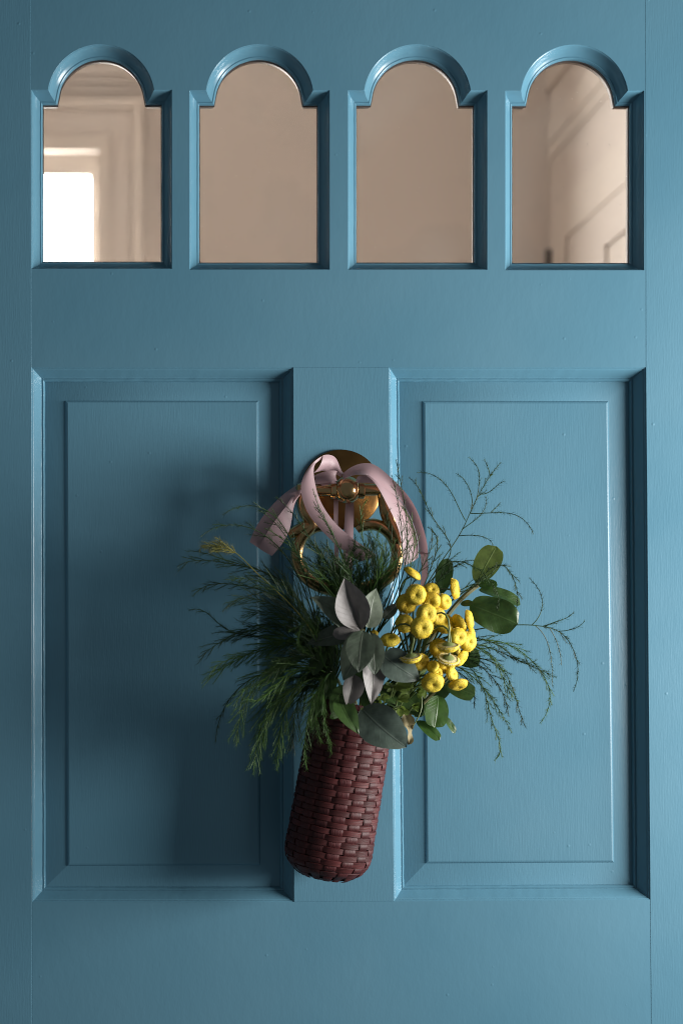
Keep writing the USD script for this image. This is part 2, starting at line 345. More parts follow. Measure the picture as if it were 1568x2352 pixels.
pprof = [(0, .4), (.3, 1.0), (1.2, 1.3), (1.5, 2.5), (2.0, 3.0), (2.5, 3.2), (8.6, 12.2), (9.2, 12.5), (9.4, 13.6), (9.9, 13.4), (10.9, 13.2), (11.8, 14.2), (12.3, 15.4), (12.6, 17.0), (12.6, 18.5)]
PANELS = [([(72, 843), (673, 843), (675, 2073), (74, 2073)], [(150, 920), (594, 920), (598, 1988), (154, 1990)]),
          ([(893, 843), (1483, 843), (1493, 2067), (905, 2071)], [(970, 921), (1397, 921), (1410, 1982), (977, 1984)])]
for outer, fld in PANELS:
    q = px2(outer); qd, cs = dense(q, .004); rings = [at_y(inset(qd, a / 1000), b / 1000) for a, b in pprof]
    for k in range(4):
        obj('panel_moulding', uneven(loft(rings, (cs[k], cs[k + 1])), .0006, 11.7), 'paint_moulding', door, smooth=24)
    f0 = px2(fld, 13)
    r = [at_y(inset(q, .0120), .0176), at_y(inset(q, .0130), .0172), at_y(inset(f0, -.0012), .0139), at_y(f0, .0136), at_y(inset(f0, .0012), .0123), at_y(inset(f0, .0026), .0118)]
    bev, bf = loft(r)
    cap = slab(inset(f0, .0026), .0118, .030)
    kf = np.all(cap[0][:, 1][cap[1]] < .0119, 1)
    obj('raised_panel', join([(bev, bf), (cap[0], cap[1][kf]), slab(inset(q, .011), .019, .030)]), 'paint_vertical', door, smooth=25)

# ------------------------------------------------------------------ the hall behind the glass
YB, XR, XL, ZC, ZF = 4.0, 1.13, -2.0, 3.75, 0.0
def struct(name, m, material, label):
    p = obj(name, m, material); tag(p, label, None, None, 'structure'); return p
struct('interior_floor', box(XL, XR, TH + .002, YB, -.05, 0), 'hall_floor', 'brown floor of the hall behind the door')
struct('interior_ceiling', box(XL, XR, TH + .002, YB, ZC, ZC + .05), 'hall_wall', 'ceiling of the hall behind the door')
struct('interior_wall', box(XL, XR + .1, YB, YB + .1, -.05, ZC + .05), 'hall_wall', 'beige back wall of the hall seen through the panes')
struct('interior_wall', box(XR, XR + .1, TH + .002, YB, -.05, ZC + .05), 'hall_wall', 'beige side wall seen through the rightmost pane')
struct('interior_wall', box(XL - .1, XL, TH + .002, YB, -.05, ZC + .05), 'hall_wall', 'beige side wall at the left of the hall')
xd0, xd1, zd0, zd1 = X(-258), X(1758), Z(2438), Z(-78)
fw = [box(XL, xd0, TH, .1, -.05, ZC + .05), box(xd1, XR, TH, .1, -.05, ZC + .05), box(xd0, xd1, TH + .001, .1, -.05, zd0), box(xd0, xd1, TH + .001, .1, zd1, ZC + .05)]
struct('interior_wall', join(fw), 'hall_wall', 'inside of the wall around the front door')
def back(px, py, y=YB):
    k = (D + y) / D
    return CX + (X(px) - CX) * k, CZ + (Z(py) - CZ) * k
# plain breast of wall in front of the back wall, filling the two middle panes
bx0, _ = back(415, 0, 3.7)
struct('interior_wall', box(bx0, XR - .001, 3.7, YB - .001, 0, ZC - .001), 'hall_wall', 'plain beige wall filling the two middle panes')
# window on the back wall
wt = thing('hall_window', 'bright white window with moulded casing seen through the leftmost pane', 'window', loc=(-1.2, YB, 1))
wx1, wz1 = back(207, 408); cx1, cz1 = back(250, 326); ox1, oz1 = back(306, 258)
wx0, wz0 = wx1 - .8, wz1 - 1.5
def casing(x0, x1, z0, z1, xo0, xo1, zo0, zo1, y0, y1):
    return slab([(xo0, zo0), (xo1, zo0), (xo1, zo1), (xo0, zo1)], y0, y1, [[(x0, z0), (x1, z0), (x1, z1), (x0, z1)]])
obj('pane', box(wx0, wx1, YB - .012, YB - .004, wz0, wz1), 'bright_window', wt)
obj('frame', casing(wx0, wx1, wz0, wz1, wx0 - .1, cx1 - .035, wz0 - .1, cz1 - .05, YB - .03, YB - .001), 'hall_trim', wt)
obj('inner_casing', casing(wx0 - .1, cx1 - .035, wz0 - .1, cz1 - .05, wx0 - .15, cx1, wz0 - .15, cz1, YB - .075, YB - .001), 'hall_trim', wt)
obj('outer_casing', casing(wx0 - .15, cx1, wz0 - .15, cz1, wx0 - .4, ox1, wz0 - .4, oz1, YB - .045, YB - .001), 'hall_wall', wt)
obj('edge_moulding', casing(wx0 - .4, ox1, wz0 - .4, oz1, wx0 - .43, ox1 + .03, wz0 - .43, oz1 + .03, YB - .06, YB - .001), 'hall_trim', wt)
z1, z2 = back(0, 212)[1], back(0, 160)[1]
cor = thing('cornice', 'stepped cornice above the bright hall window in the leftmost pane', 'cornice', loc=(-1, YB, z1))
for k in range(3):
    a = z1 + (z2 - z1) * k / 3
    obj('step', box(XL + .001, bx0 - .002, YB - .012 - .014 * k, YB - .001, a, a + (z2 - z1) / 3 - .002), 'hall_wall', cor)
# mouldings along the side wall, running towards the corner
rail = thing('picture_rail', 'stepped wall moulding running up diagonally through the rightmost pane', 'moulding', loc=(XR, 2, 2.9))
zr = CZ + (Z(350) - CZ) * (D + 3.7) / D
for k, (a, b, d) in enumerate([(-.03, .02, .007), (.02, .10, .012), (.20, .30, .014), (.30, .36, .024)]):
    obj('step', box(XR - d, XR - .001, TH + .06, 3.698, zr + a, zr + b - .002), 'hall_trim', rail)
idr = thing('interior_door', 'beige panelled door and casing on the side wall in the rightmost pane', 'door', loc=(XR, 2.6, 0))
def wallframe(y0, y1, z1, ho, d0, d1):
    """A three-sided frame on the side wall: opening y0..y1 up to z1, ho wide, standing d0..d1 off the wall."""
    return join([box(XR - d1, XR - d0, y1, y1 + ho, 0, z1 + ho), box(XR - d1, XR - d0, y0, y1 - .0005, z1, z1 + ho)])
obj('casing', wallframe(1.6, 3.42, 2.52, .13, .001, .022), 'hall_trim', idr)
obj('leaf', wallframe(1.7, 3.01, 2.40, .40, .001, .014), 'hall_wall', idr)
obj('panel', box(XR - .006, XR - .001, 1.7, 3.0, 0, 2.39), 'hall_trim', idr)
lt = obj('wall_bracket', box(XR - .018, XR - .001, 3.67, 3.683, 2.47, 2.54), 'dark_metal'); tag(lt, 'small dark bracket low in the rightmost pane', 'bracket')

# ------------------------------------------------------------------ brass knocker
kn = thing('door_knocker', 'polished brass door knocker with round back plate and looped ring', 'door knocker', loc=P(783, 1125, 0))
Rp = 92 * S
pc = P(783, 1125, 0)
obj('back_plate', lathe([(Rp, -.3e-3), (Rp, 2e-3), (Rp - 1.2e-3, 3.2e-3), (Rp - 6e-3, 4.2e-3), (Rp * .72, 5.5e-3), (Rp * .5, 7e-3), (Rp * .3, 9e-3), (.0, 10e-3)], pc, (0, -1, 0), 72), 'aged_brass', kn, smooth=35)
bc = P(*c3((775, 405)), 44)
rb = .0135
obj('post', lathe([(.010, .010), (.009, .018), (.0075, .026), (.0085, .036)], pc + np.array([bc[0] - pc[0], 0, bc[2] - pc[2]]), (0, -1, 0), 32), 'brass', kn, smooth=40)
ax = P(*c3((1100, 404)), 44) - P(*c3((450, 408)), 44); ax /= np.linalg.norm(ax)
th = np.linspace(.0, np.pi, 26)
obj('ball', lathe([(max(rb * math.sin(t), 1e-5), -rb * math.cos(t)) for t in th], bc, ax, 48), 'brass', kn, smooth=True)
for s in (-1, 1):
    pr = [(.0072, .0104), (.0084, .0107), (.0088, .0114), (.0088, .0156), (.0084, .0163), (.0060, .0165)]
    obj('collar', lathe(pr, bc, ax * s, 40), 'brass', kn, smooth=25)
    pr = [(.0058, .0160), (.0057, .030), (.0058, .038), (.0066, .044), (.0060, .0485), (.003, .050), (1e-5, .0503)]
    obj('pivot_bar', lathe(pr, bc, ax * s, 32), 'brass', kn, smooth=40)
def path3(pts): return [P(*c3(p[:2]), p[2]) for p in pts]
def rod(name, pts, radii, n=48, sides=20):
    pl = spline(path3(pts), n); r = np.interp(np.linspace(0, 1, n), np.linspace(0, 1, len(radii)), radii)
    obj(name, tube(pl, r, sides), 'brass', kn, smooth=50)
rod('arm', [(455, 420, 44), (440, 500, 44), (462, 580, 42), (505, 655, 39), (470, 720, 38), (420, 790, 37)], [.0058, .0062, .0070, .0066, .006, .0056])
rod('arm', [(1050, 420, 44), (1062, 500, 44), (1080, 580, 42), (1110, 660, 39), (1150, 740, 38), (1172, 810, 37)], [.0058, .0062, .0070, .0066, .006, .0056])
rod('spur', [(492, 668, 38), (430, 700, 38), (380, 725, 37), (325, 750, 36)], [.006, .0062, .0058, .0042], 24)
rod('spur', [(1115, 670, 38), (1190, 700, 38), (1240, 725, 37), (1270, 745, 36)], [.006, .0062, .0058, .0042], 24)
rod('ring', [(690, 716, 38), (640, 688, 38), (560, 682, 37), (470, 725, 36), (405, 820, 35), (392, 930, 34), (440, 1050, 33), (540, 1130, 32), (660, 1168, 32), (770, 1176, 32), (890, 1166, 32), (1010, 1125, 32), (1110, 1050, 33), (1155, 930, 34), (1140, 810, 35), (1075, 715, 36), (985, 672, 37), (905, 684, 38), (850, 716, 38)],
    [.0035, .0058, .006, .006, .006, .0062, .0064, .0066, .007, .0075, .007, .0066, .0064, .0062, .006, .006, .006, .0058, .0035], 130, 20)

# ------------------------------------------------------------------ pink ribbon
rib = thing('satin_ribbon', 'dusty pink satin ribbon looped over the brass knocker', 'ribbon', loc=P(790, 1120, 50))
def strip(name, left, right, n=56, m=9, bulge=0.0, label=None):
    """left, right: the strip's two edges, (x, y, millimetres out) on the knocker sheet."""
    a, b = spline(path3(left), n), spline(path3(right), n)
    w = np.linspace(0, 1, m)[None, :, None]
    v = a[:, None] * (1 - w) + b[:, None] * w
    t = np.gradient(.5 * (a + b), axis=0); nn = np.cross(t, b - a); nn /= np.linalg.norm(nn, axis=1)[:, None] + 1e-12
    v = v + (bulge * 1e-3 * 4 * w * (1 - w)) * nn[:, None]
    uv = np.stack(np.broadcast_arrays(np.linspace(0, 1, m)[None, :], np.linspace(0, 1, n)[:, None]), -1).reshape(-1, 2)
    obj(name, (v.reshape(-1, 3), grid_faces(n, m)), 'pink_ribbon', rib, smooth=True, uv=uv, label=label)
# front tail: over the top of the left loop and down across the ring
strip('front_tail', [(605, 140, 56), (540, 175, 62), (465, 260, 67), (424, 360, 70), (432, 470, 70), (480, 590, 68), (565, 700, 66), (690, 825, 66), (880, 955, 66)],
      [(640, 138, 46), (575, 165, 54), (522, 230, 63), (527, 340, 67), (556, 455, 68), (625, 585, 67), (725, 700, 66), (850, 800, 66), (1000, 905, 66)], bulge=1.5)
# the loop's underside turning back to the knot
strip('loop', [(590, 140, 58), (640, 137, 52), (690, 165, 46), (722, 235, 46), (755, 280, 50)],
      [(521, 275, 58), (570, 262, 53), (630, 262, 47), (690, 285, 46), (735, 318, 50)], bulge=-3)
strip('knot_band', [(520, 300, 50), (570, 275, 54), (640, 258, 57), (700, 262, 55)], [(528, 362, 50), (580, 358, 56), (650, 345, 60), (700, 335, 57)], 30, bulge=2)
strip('wrap', [(520, 330, 42), (580, 320, 50), (650, 315, 54), (705, 320, 50)], [(528, 378, 42), (590, 376, 50), (650, 362, 55), (705, 355, 50)], 24, bulge=2)
# tail at the left, hanging behind
strip('left_tail', [(440, 335, 44), (380, 375, 42), (300, 430, 40), (190, 535, 40), (90, 670, 42), (28, 805, 46)],
      [(440, 420, 50), (400, 455, 54), (330, 540, 52), (262, 605, 50), (190, 700, 50), (95, 850, 48)], bulge=1)
strip('left_fold', [(345, 465, 52), (300, 540, 56), (225, 640, 56), (130, 790, 52), (95, 850, 48)],
      [(420, 440, 50), (362, 560, 50), (340, 690, 52), (290, 800, 53), (200, 912, 50)], bulge=1)
# right loop
strip('right_loop', [(735, 290, 50), (800, 235, 52), (880, 204, 54), (965, 206, 56), (1070, 275, 58), (1180, 380, 58), (1280, 510, 57), (1345, 660, 56), (1385, 810, 54), (1392, 900, 52)],
      [(730, 345, 56), (800, 300, 60), (870, 290, 63), (950, 305, 64), (1035, 372, 62), (1130, 440, 56), (1215, 530, 51), (1280, 660, 47), (1318, 800, 45), (1325, 900, 45)], bulge=2)
strip('right_loop_inside', [(930, 300, 63), (1030, 368, 62), (1126, 436, 55), (1212, 528, 50), (1278, 660, 46), (1316, 800, 44), (1318, 925, 44)],
      [(925, 300, 66), (1000, 372, 69), (1072, 500, 68), (1136, 628, 65), (1178, 745, 62), (1200, 880, 59), (1210, 985, 57)], bulge=-2)
strip('right_loop_underside', [(860, 300, 60), (930, 300, 58), (1010, 340, 56), (1120, 350, 54)], [(840, 352, 52), (920, 352, 52), (1000, 356, 52), (1130, 362, 52)], 30, bulge=1)
strip('right_end', [(1392, 890, 52), (1394, 980, 52), (1388, 1060, 52), (1335, 1175, 52)], [(1335, 880, 46), (1342, 960, 46), (1345, 1050, 47), (1328, 1160, 48)], 24)
# straps that carry the basket
strip('strap', [(672, 470, 34), (674, 700, 40), (678, 950, 50), (680, 1180, 58)], [(710, 470, 34), (706, 700, 40), (712, 950, 50), (722, 1180, 58)], 24)
strip('strap', [(765, 480, 36), (752, 700, 44), (742, 950, 54), (738, 1150, 62)], [(825, 480, 36), (824, 700, 44), (816, 950, 54), (812, 1150, 62)], 24, bulge=1)

# ------------------------------------------------------------------ woven basket
top_c, bot_c = P(811, 1625, 53), P(744, 2012, 44)
axis = bot_c - top_c; Lb = np.linalg.norm(axis); axis /= Lb
ux = np.cross(axis, [0, -1.0, 0]); ux = -ux if ux[0] < 0 else ux; ux /= np.linalg.norm(ux)
uy = np.cross(ux, axis); uy = uy if uy[1] < 0 else -uy
basket = thing('wicker_basket', 'dark red woven splint basket hanging on the door, full of foliage', 'basket', loc=bot_c)
PITCH, NST = .0060, 16
NROW = int(Lb / PITCH)
def brad(s):
    """Half width and half depth at distance s from the rim."""
    k = max(0.0, (s - (Lb - .026)) / .026)
    e = 1 - .40 * k ** 2.4
    return (.0388 + .0030 * s / Lb) * e, .0345 * e
def bpoint(s, a, off, sag=1.0):
    rx, ry = brad(s)
    return top_c + axis * s + ux * ((rx + off) * math.cos(a)) + uy * ((ry + off) * math.sin(a))
for row in range(NROW):
    s0 = (row + .5) * PITCH
    n = NST * 8; ang = np.arange(n) / n * 2 * np.pi
    wv = np.cos(ang * NST / 2 + (row % 2) * np.pi)
    wv = np.sign(wv) * np.abs(wv) ** .6 * (.0009 + .0002 * rng.uniform(-1, 1))
    jit = .0005 * (meshkit.noise(np.stack([np.cos(ang) * 2, np.sin(ang) * 2, np.full(n, row * 1.7)], 1)) - .5)
    hw_ = .0029 + .0002 * rng.uniform(-1, .6); sec = [(-hw_, .0001), (-hw_ + .0004, .0006), (hw_ - .0004, .0006), (hw_, .0001), (hw_ - .0004, -.0005), (-hw_ + .0004, -.0005)]
    dz = .0016 * (meshkit.noise(np.stack([np.cos(ang) * 3, np.sin(ang) * 3, np.full(n, row * 3.1 + 9)], 1)) - .5)
    v = np.array([[bpoint(s0 + z + dz[i], a, o + wv[i] + jit[i]) for z, o in sec] for i, a in enumerate(ang)])
    v = np.vstack([v.reshape(-1, 3), v[0]])
    obj('weaver', (v, grid_faces(n + 1, len(sec), True)), 'splint_weaver', basket, smooth=40)
for k in range(NST):
    a0 = (k + 0) / NST * 2 * np.pi
    ss = np.linspace(-.006, Lb + .001, NROW * 4)
    # over every weaver that passes behind it
    ph = np.cos(a0 * NST / 2) * np.cos((ss / PITCH - .5) * np.pi)
    off = -np.sign(ph) * np.abs(ph) ** .6 * .0010
    hw = .0062 / .0412 * .95
    sec = [(-hw, 0), (-hw * .6, .0007), (hw * .6, .0007), (hw, 0), (0, -.0006)]
    v = np.array([[bpoint(s, a0 + da, o + off[i]) for da, o in sec] for i, s in enumerate(ss)]).reshape(-1, 3)
    obj('stake', (v, grid_faces(len(ss), len(sec), True)), 'splint_stake', basket, smooth=40)
rx, ry = brad(Lb)
a = np.arange(48) / 48 * 2 * np.pi
capv = np.array([[bpoint(Lb - .001 + .006 * (1 - q * q), t, -brad(Lb)[0] * (1 - q)) if False else top_c + axis * (Lb - .001 + .005 * (1 - q * q)) + ux * rx * q * math.cos(t) + uy * ry * q * math.sin(t) for t in a] for q in (1.0, .75, .5, .25, .02)]).reshape(-1, 3)
obj('base', (capv, grid_faces(5, 48, True)), 'splint_weaver', basket, smooth=40)
lin = np.array([[bpoint(s, t, -.0032) for t in a] for s in np.linspace(.002, Lb - .002, 14)]).reshape(-1, 3)
obj('lining', (lin, grid_faces(14, 48, True)), 'old_putty', basket, smooth=40)

# ------------------------------------------------------------------ leaves
def leaf_mesh(base, tip, width, face=(0, -1, 0), fold=.15, curl=.12, p=.62, q=.62, wave=.0, twist=0.0, n=18, m=11, flip=False, bend=0.0):
    base, tip = np.asarray(base, float), np.asarray(tip, float)
    ax_ = tip - base; L = np.linalg.norm(ax_); ax_ /= L
    nn = np.asarray(face, float); nn = nn - ax_ * (nn @ ax_); nn /= np.linalg.norm(nn)
    sd = np.cross(ax_, nn)
    t = np.linspace(0, 1, n); u = np.linspace(-1, 1, m)
    wd = np.maximum(t, 1e-4) ** p * np.maximum(1 - t, 1e-4) ** q; wd /= wd.max()
    wd = np.maximum(wd, .02) * width / 2
    T, U = np.meshgrid(t, u, indexing='ij')
    W = wd[:, None] * U
    h = curl * L * (4 * T * (1 - T)) * .5 + fold * np.abs(W) - .6 * fold * W * W / (width + 1e-9)
    ph = rng.uniform(0, 6.28)
    h = h + wave * np.sin(T * 9 + ph) * np.abs(U) ** 2 * np.sign(U + .3)
    tw = twist * (T - .5)
    h = h + .0012 * (meshkit.noise(np.stack([T * 5 + ph, U * 2.2, T * 0 + ph], -1)) - .5) * L / .04
    v = base + T[..., None] * L * ax_ + (W * np.cos(tw) + bend * L * 4 * T * (1 - T))[..., None] * sd + (h + W * np.sin(tw))[..., None] * nn
    uv = np.stack([(U + 1) / 2, T], -1).reshape(-1, 2)
    f = grid_faces(n, m)
    return (v.reshape(-1, 3), f[:, ::-1] if flip else f), uv

def leafy(parent, sheet, b, t, width, material, **kw):
    """width in sheet units; b, t: (x, y, mm)."""
    sc = .32 if sheet is not c3 else .3
    mm, uv = leaf_mesh(P(*sheet(b[:2]), b[2]), P(*sheet(t[:2]), t[2]), width * sc * S, **{k: v for k, v in kw.items() if k != 'label'})
    return obj('leaf', mm, material, parent, smooth=True, uv=uv, label=kw.get('label'))
def stem(parent, sheet, pts, r=.0013, name='stem', material='stem_green', n=18):
    pl = spline([P(*sheet(p[:2]), p[2]) for p in pts], n)
    return obj(name, tube(pl, np.linspace(r, r * .7, n), 7), material, parent, smooth=50)

g = thing('grey_leaf_sprig', 'sprig of pointed grey-green leaves opening like a rosette above the basket', 'foliage', loc=P(*c4((540, 600)), 110))
stem(g, c4, [(545, 605, 122), (560, 800, 100), (570, 1050, 80), (520, 1300, 60)], .0022, material='woody_stem')
leafy(g, c4, (530, 602, 122), (412, 232, 130), 225, 'grey_leaf', face=(-.05, -1, .05), fold=1.0, curl=-.10, p=.8, q=1.0, flip=True, bend=-.04, label='pale folded leaf with one side in shade')
leafy(g, c4, (512, 600, 118), (172, 366, 124), 175, 'grey_leaf', face=(.15, -1, .12), fold=.3, curl=.12, p=.55, q=.95, bend=.05)
leafy(g, c4, (524, 605, 126), (330, 632, 124), 92, 'grey_leaf', face=(.3, -1, -.1), fold=.2, curl=.1, p=.5, q=.4, flip=True)
leafy(g, c4, (580, 588, 120), (640, 304, 112), 175, 'grey_leaf', face=(.25, -1, -.1), fold=.2, curl=.25, p=.5, q=1.0, bend=-.08)
leafy(g, c4, (690, 520, 100), (795, 415, 95), 75, 'dusky_leaf', face=(.2, -1, .2), fold=.2, q=.8)
leafy(g, c4, (500, 605, 112), (150, 700, 96), 140, 'dusky_leaf', face=(-.1, -1, .35), fold=.2, curl=.1, q=.9)
leafy(g, c4, (520, 610, 126), (405, 965, 128), 190, 'dusky_leaf', face=(-.25, -1, .1), fold=.25, curl=.2, p=.7, q=.95, bend=-.08)
leafy(g, c4, (600, 620, 124), (630, 925, 130), 150, 'dusky_leaf', face=(.1, -1, .05), fold=.25, curl=.15, q=.8)
leafy(g, c4, (548, 606, 132), (515, 908, 146), 190, 'dusky_leaf', face=(-.05, -1, .25), fold=.2, curl=.22, p=.7, q=.85, bend=.03)
leafy(g, c4, (600, 700, 112), (603, 1140, 126), 175, 'grey_leaf', face=(.4, -1, -.1), fold=.3, curl=.12, p=.9, q=1.05, flip=True, label='pale leaf pointing straight down')
g2 = thing('grey_leaf_sprig', 'broad blue-grey leaf pointing right just below the yellow flowers', 'foliage', loc=P(*c4((720, 830)), 100))
stem(g2, c4, [(700, 800, 118), (640, 950, 100), (600, 1200, 70)], .0016, material='woody_stem')
leafy(g2, c4, (685, 780, 118), (950, 960, 122), 215, 'blue_grey_leaf', face=(.1, -1, .2), fold=.14, curl=.16, p=.45, q=.8, bend=.05)
g3 = thing('grey_leaf_sprig', 'half hidden grey leaf folded dark and pale below the rosette', 'foliage', loc=P(*c4((430, 950)), 100))
stem(g3, c4, [(430, 950, 108), (500, 1150, 80), (520, 1300, 60)], .0016, material='woody_stem')
leafy(g3, c4, (480, 920, 106), (430, 1150, 108), 150, 'grey_leaf', face=(.2, -1, 0), fold=.8, curl=.1, flip=True, q=.95)
leafy(g3, c4, (500, 1130, 84), (460, 1200, 90), 70, 'dusky_leaf', face=(.2, -1, .2))
g4 = thing('large_leaf', 'big dark grey-green leaf drooping over the right rim of the basket', 'leaf', loc=P(*c4((560, 1190)), 100))
leafy(g4, c4, (535, 1165, 98), (858, 1446, 122), 285, 'blue_grey_leaf', face=(-.1, -1, .35), fold=.14, curl=.2, p=.55, q=.7, bend=.05, wave=.0012)
stem(g4, c4, [(540, 1170, 99), (520, 1250, 75), (520, 1330, 60)], .0016)
g5 = thing('pointed_leaf', 'dark green pointed leaf hanging over the front of the basket rim', 'leaf', loc=P(*c4((390, 1100)), 100))
leafy(g5, c4, (375, 1070, 100), (514, 1352, 120), 150, 'deep_green_leaf', face=(.2, -1, .25), fold=.25, curl=.18, p=.55, q=.85, bend=.08)
stem(g5, c4, [(378, 1074, 101), (430, 1180, 80), (470, 1300, 60)], .0014)
g6 = thing('pointed_leaf', 'small olive leaf beside the dark pointed leaf at the basket rim', 'leaf', loc=P(*c4((370, 1200)), 100))
leafy(g6, c4, (385, 1195, 104), (305, 1235, 108), 48, 'mid_green_leaf', fold=.1)
stem(g6, c4, [(385, 1196, 104), (420, 1300, 80), (450, 1400, 62)], .0012)

# green sprigs at the right
s1 = thing('evergreen_sprig', 'upper right leafy sprig with rounded green leaves on a pale woody twig', 'foliage', loc=P(*c6((560, 1180)), 70))
stem(s1, c6, [(720, 1040, 74), (650, 1090, 76), (560, 1170, 76), (430, 1330, 74), (250, 1600, 68), (80, 1900, 60), (-60, 2150, 52)], .0024, material='woody_stem', n=40)
leafy(s1, c6, (672, 1050, 74), (818, 786, 70), 178, 'olive_leaf', face=(-.25, -1, .05), fold=.1, curl=.08, p=.55, q=.38, label='pale olive leaf standing upright')
leafy(s1, c6, (685, 1060, 78), (825, 1066, 84), 78, 'mid_green_leaf', face=(0, -1, .5), fold=.2, p=.5, q=.4)
leafy(s1, c6, (690, 1098, 74), (988, 1205, 78), 112, 'deep_green_leaf', face=(.1, -.8, .7), fold=.35, curl=.15, p=.45, q=.3)
leafy(s1, c6, (625, 1205, 82), (970, 1345, 96), 235, 'deep_green_leaf', face=(-.35, -1, .25), fold=.1, curl=.1, p=.45, q=.36, wave=.0028, label='largest broad dark leaf with wavy edge')
leafy(s1, c6, (420, 1130, 62), (468, 872, 60), 120, 'deep_green_leaf', face=(-.3, -1, .1), fold=.3, p=.6, q=.5)
leafy(s1, c6, (560, 1200, 84), (655, 1195, 90), 48, 'deep_green_leaf', face=(0, -1, .4), fold=.2)
s2 = thing('evergreen_sprig', 'lower right leafy sprig of oval green leaves beside the basket rim', 'foliage', loc=P(*c6((300, 1800)), 70))
stem(s2, c6, [(520, 1640, 70), (400, 1800, 68), (250, 1950, 62), (80, 2080, 56), (-60, 2200, 50)], .0020, material='woody_stem', n=30)
leafy(s2, c6, (520, 1590, 66), (702, 1590, 70), 145, 'deep_green_leaf', face=(-.1, -1, .3), fold=.15, p=.5, q=.3)
leafy(s2, c6, (455, 1790, 72), (662, 1855, 80), 135, 'deep_green_leaf', face=(.0, -1, .45), fold=.2, curl=.1, p=.55, q=.28)
leafy(s2, c6, (480, 1740, 66), (345, 1875, 66), 140, 'deep_green_leaf', face=(.2, -1, .2), fold=.15, p=.5, q=.4)
leafy(s2, c6, (400, 1858, 76), (372, 2088, 84), 165, 'mid_green_leaf', face=(.15, -1, .15), fold=.12, curl=.1, p=.42, q=.32, label='bright green round leaf catching the light')
leafy(s2, c6, (425, 1995, 64), (520, 2128, 66), 55, 'mid_green_leaf', face=(.4, -.8, .3), fold=.3, p=.5, q=.3)
leafy(s2, c6, (245, 2040, 74), (410, 2178, 84), 88, 'mid_green_leaf', face=(.2, -1, .5), fold=.2, p=.5, q=.32)
leafy(s2, c6, (330, 1850, 60), (230, 2010, 66), 120, 'deep_green_leaf', face=(.2, -1, .1), fold=.2)
leafy(s2, c6, (120, 1830, 70), (280, 1960, 78), 130, 'deep_green_leaf', face=(-.2, -1, .3), fold=.2)

# lobed foliage of the yellow flowers
def lobed(parent, sheet, b, t, width, material):
    bx, tx = np.array(b, float), np.array(t, float); d = tx - bx; pr = np.array([-d[1], d[0], 0]); pr /= np.linalg.norm(pr) + 1e-9
    for k, (o, l, wdt) in enumerate([(0, 1.0, .5), (-.75, .72, .42), (.75, .72, .42), (-.4, .45, .3), (.4, .45, .3)]):
        s_ = bx + d * (.15 if k < 3 else .0)
        e_ = s_ + d * l * .85 + pr * o * width * .8; e_[2] += rng.uniform(-4, 6)
        leafy(parent, sheet, s_, e_, width * wdt, material, face=(rng.uniform(-.4, .4), -1, rng.uniform(-.2, .5)), fold=.3, p=.7, q=.35, n=9, m=5)
ff = [((760, 1010, 96), (900, 1000, 100), 90), ((820, 1150, 96), (810, 1225, 108), 100), ((690, 1060, 96), (700, 1115, 104), 70), ((790, 1110, 92), (880, 1070, 98), 70), ((930, 1040, 84), (985, 1050, 92), 80),
      ((860, 990, 96), (880, 1040, 100), 60), ((660, 1080, 90), (640, 1150, 98), 60), ((900, 1150, 84), (960, 1160, 90), 60), ((1010, 1010, 74), (940, 1090, 84), 60), ((780, 1000, 92), (690, 1020, 98), 55)]
for k, (b, t, w) in enumerate(ff):
    pl = thing('lobed_leaf', ['lobed yellow-green leaf under the blue-grey leaf tip', 'largest lobed yellow-green leaf just above the big drooping leaf', 'small lobed leaf right beside the pale downward leaf', 'lobed leaf in the gap between flower stems', 'lobed leaf below the lowest yellow flowers',
                              'curled lobed leaf beneath the blue-grey leaf', 'tiny lobed leaf behind the pale downward leaf', 'lobed leaf above the dried leaf', 'lobed leaf on the outer flower stems', 'lobed leaf tucked left under the blue-grey leaf'][k], 'leaf', 'lobed leaves of the yellow flowers', loc=P(*c4(b[:2]), b[2]))
    lobed(pl, c4, b, t, w, 'lime_leaf')
    stem(pl, c4, [b, ((b[0] * .6 + 700 * .4), b[1] + 90, b[2] - 14), (620, 1330, 56)], .0009)
mouth = [((330, 900), (250, 1090), 120, 70, 'left of the folded grey leaf'), ((420, 1000), (330, 1220), 130, 78, 'at the left of the basket mouth'), ((560, 1010), (640, 1200), 130, 84, 'between the pale downward leaf and the big drooping leaf'),
         ((300, 1050), (215, 1230), 110, 66, 'at the outer left edge of the basket mouth'), ((700, 1000), (800, 1160), 150, 74, 'behind the lobed leaves at the basket mouth'), ((420, 1130), (470, 1310), 120, 86, 'behind the pointed leaf at the rim'), ((860, 1060), (960, 1230), 140, 64, 'behind the dried leaf'),
         ((250, 760), (190, 930), 110, 74, 'under the leftmost rosette leaf'), ((600, 860), (480, 1060), 130, 72, 'hidden under the rosette centre')]
for (b, t, w, dp, where) in mouth:
    pl = thing('shaded_leaf', 'dark shaded green leaf ' + where, 'leaf', 'shaded leaves in the basket mouth', loc=P(*c4(b), dp))
    leafy(pl, c4, (*b, dp), (*t, dp + 12), w, 'deep_green_leaf', face=(rng.uniform(-.5, .1), -1, rng.uniform(0, .4)), fold=.25, curl=.15, q=.75)
    stem(pl, c4, [(*b, dp), ((b[0] + 500) / 2, (b[1] + 1300) / 2 - 40, dp - 8), (500, 1340, 54)], .0012)
dr = thing('dried_leaf', 'shrivelled tan dried leaf hanging beside the big drooping leaf', 'leaf', loc=P(*c4((850, 1210)), 90))
leafy(dr, c4, (845, 1200, 92), (880, 1425, 98), 70, 'dry_leaf', face=(.5, -1, 0), fold=.6, wave=.003, p=.3, q=.4, twist=1.2)
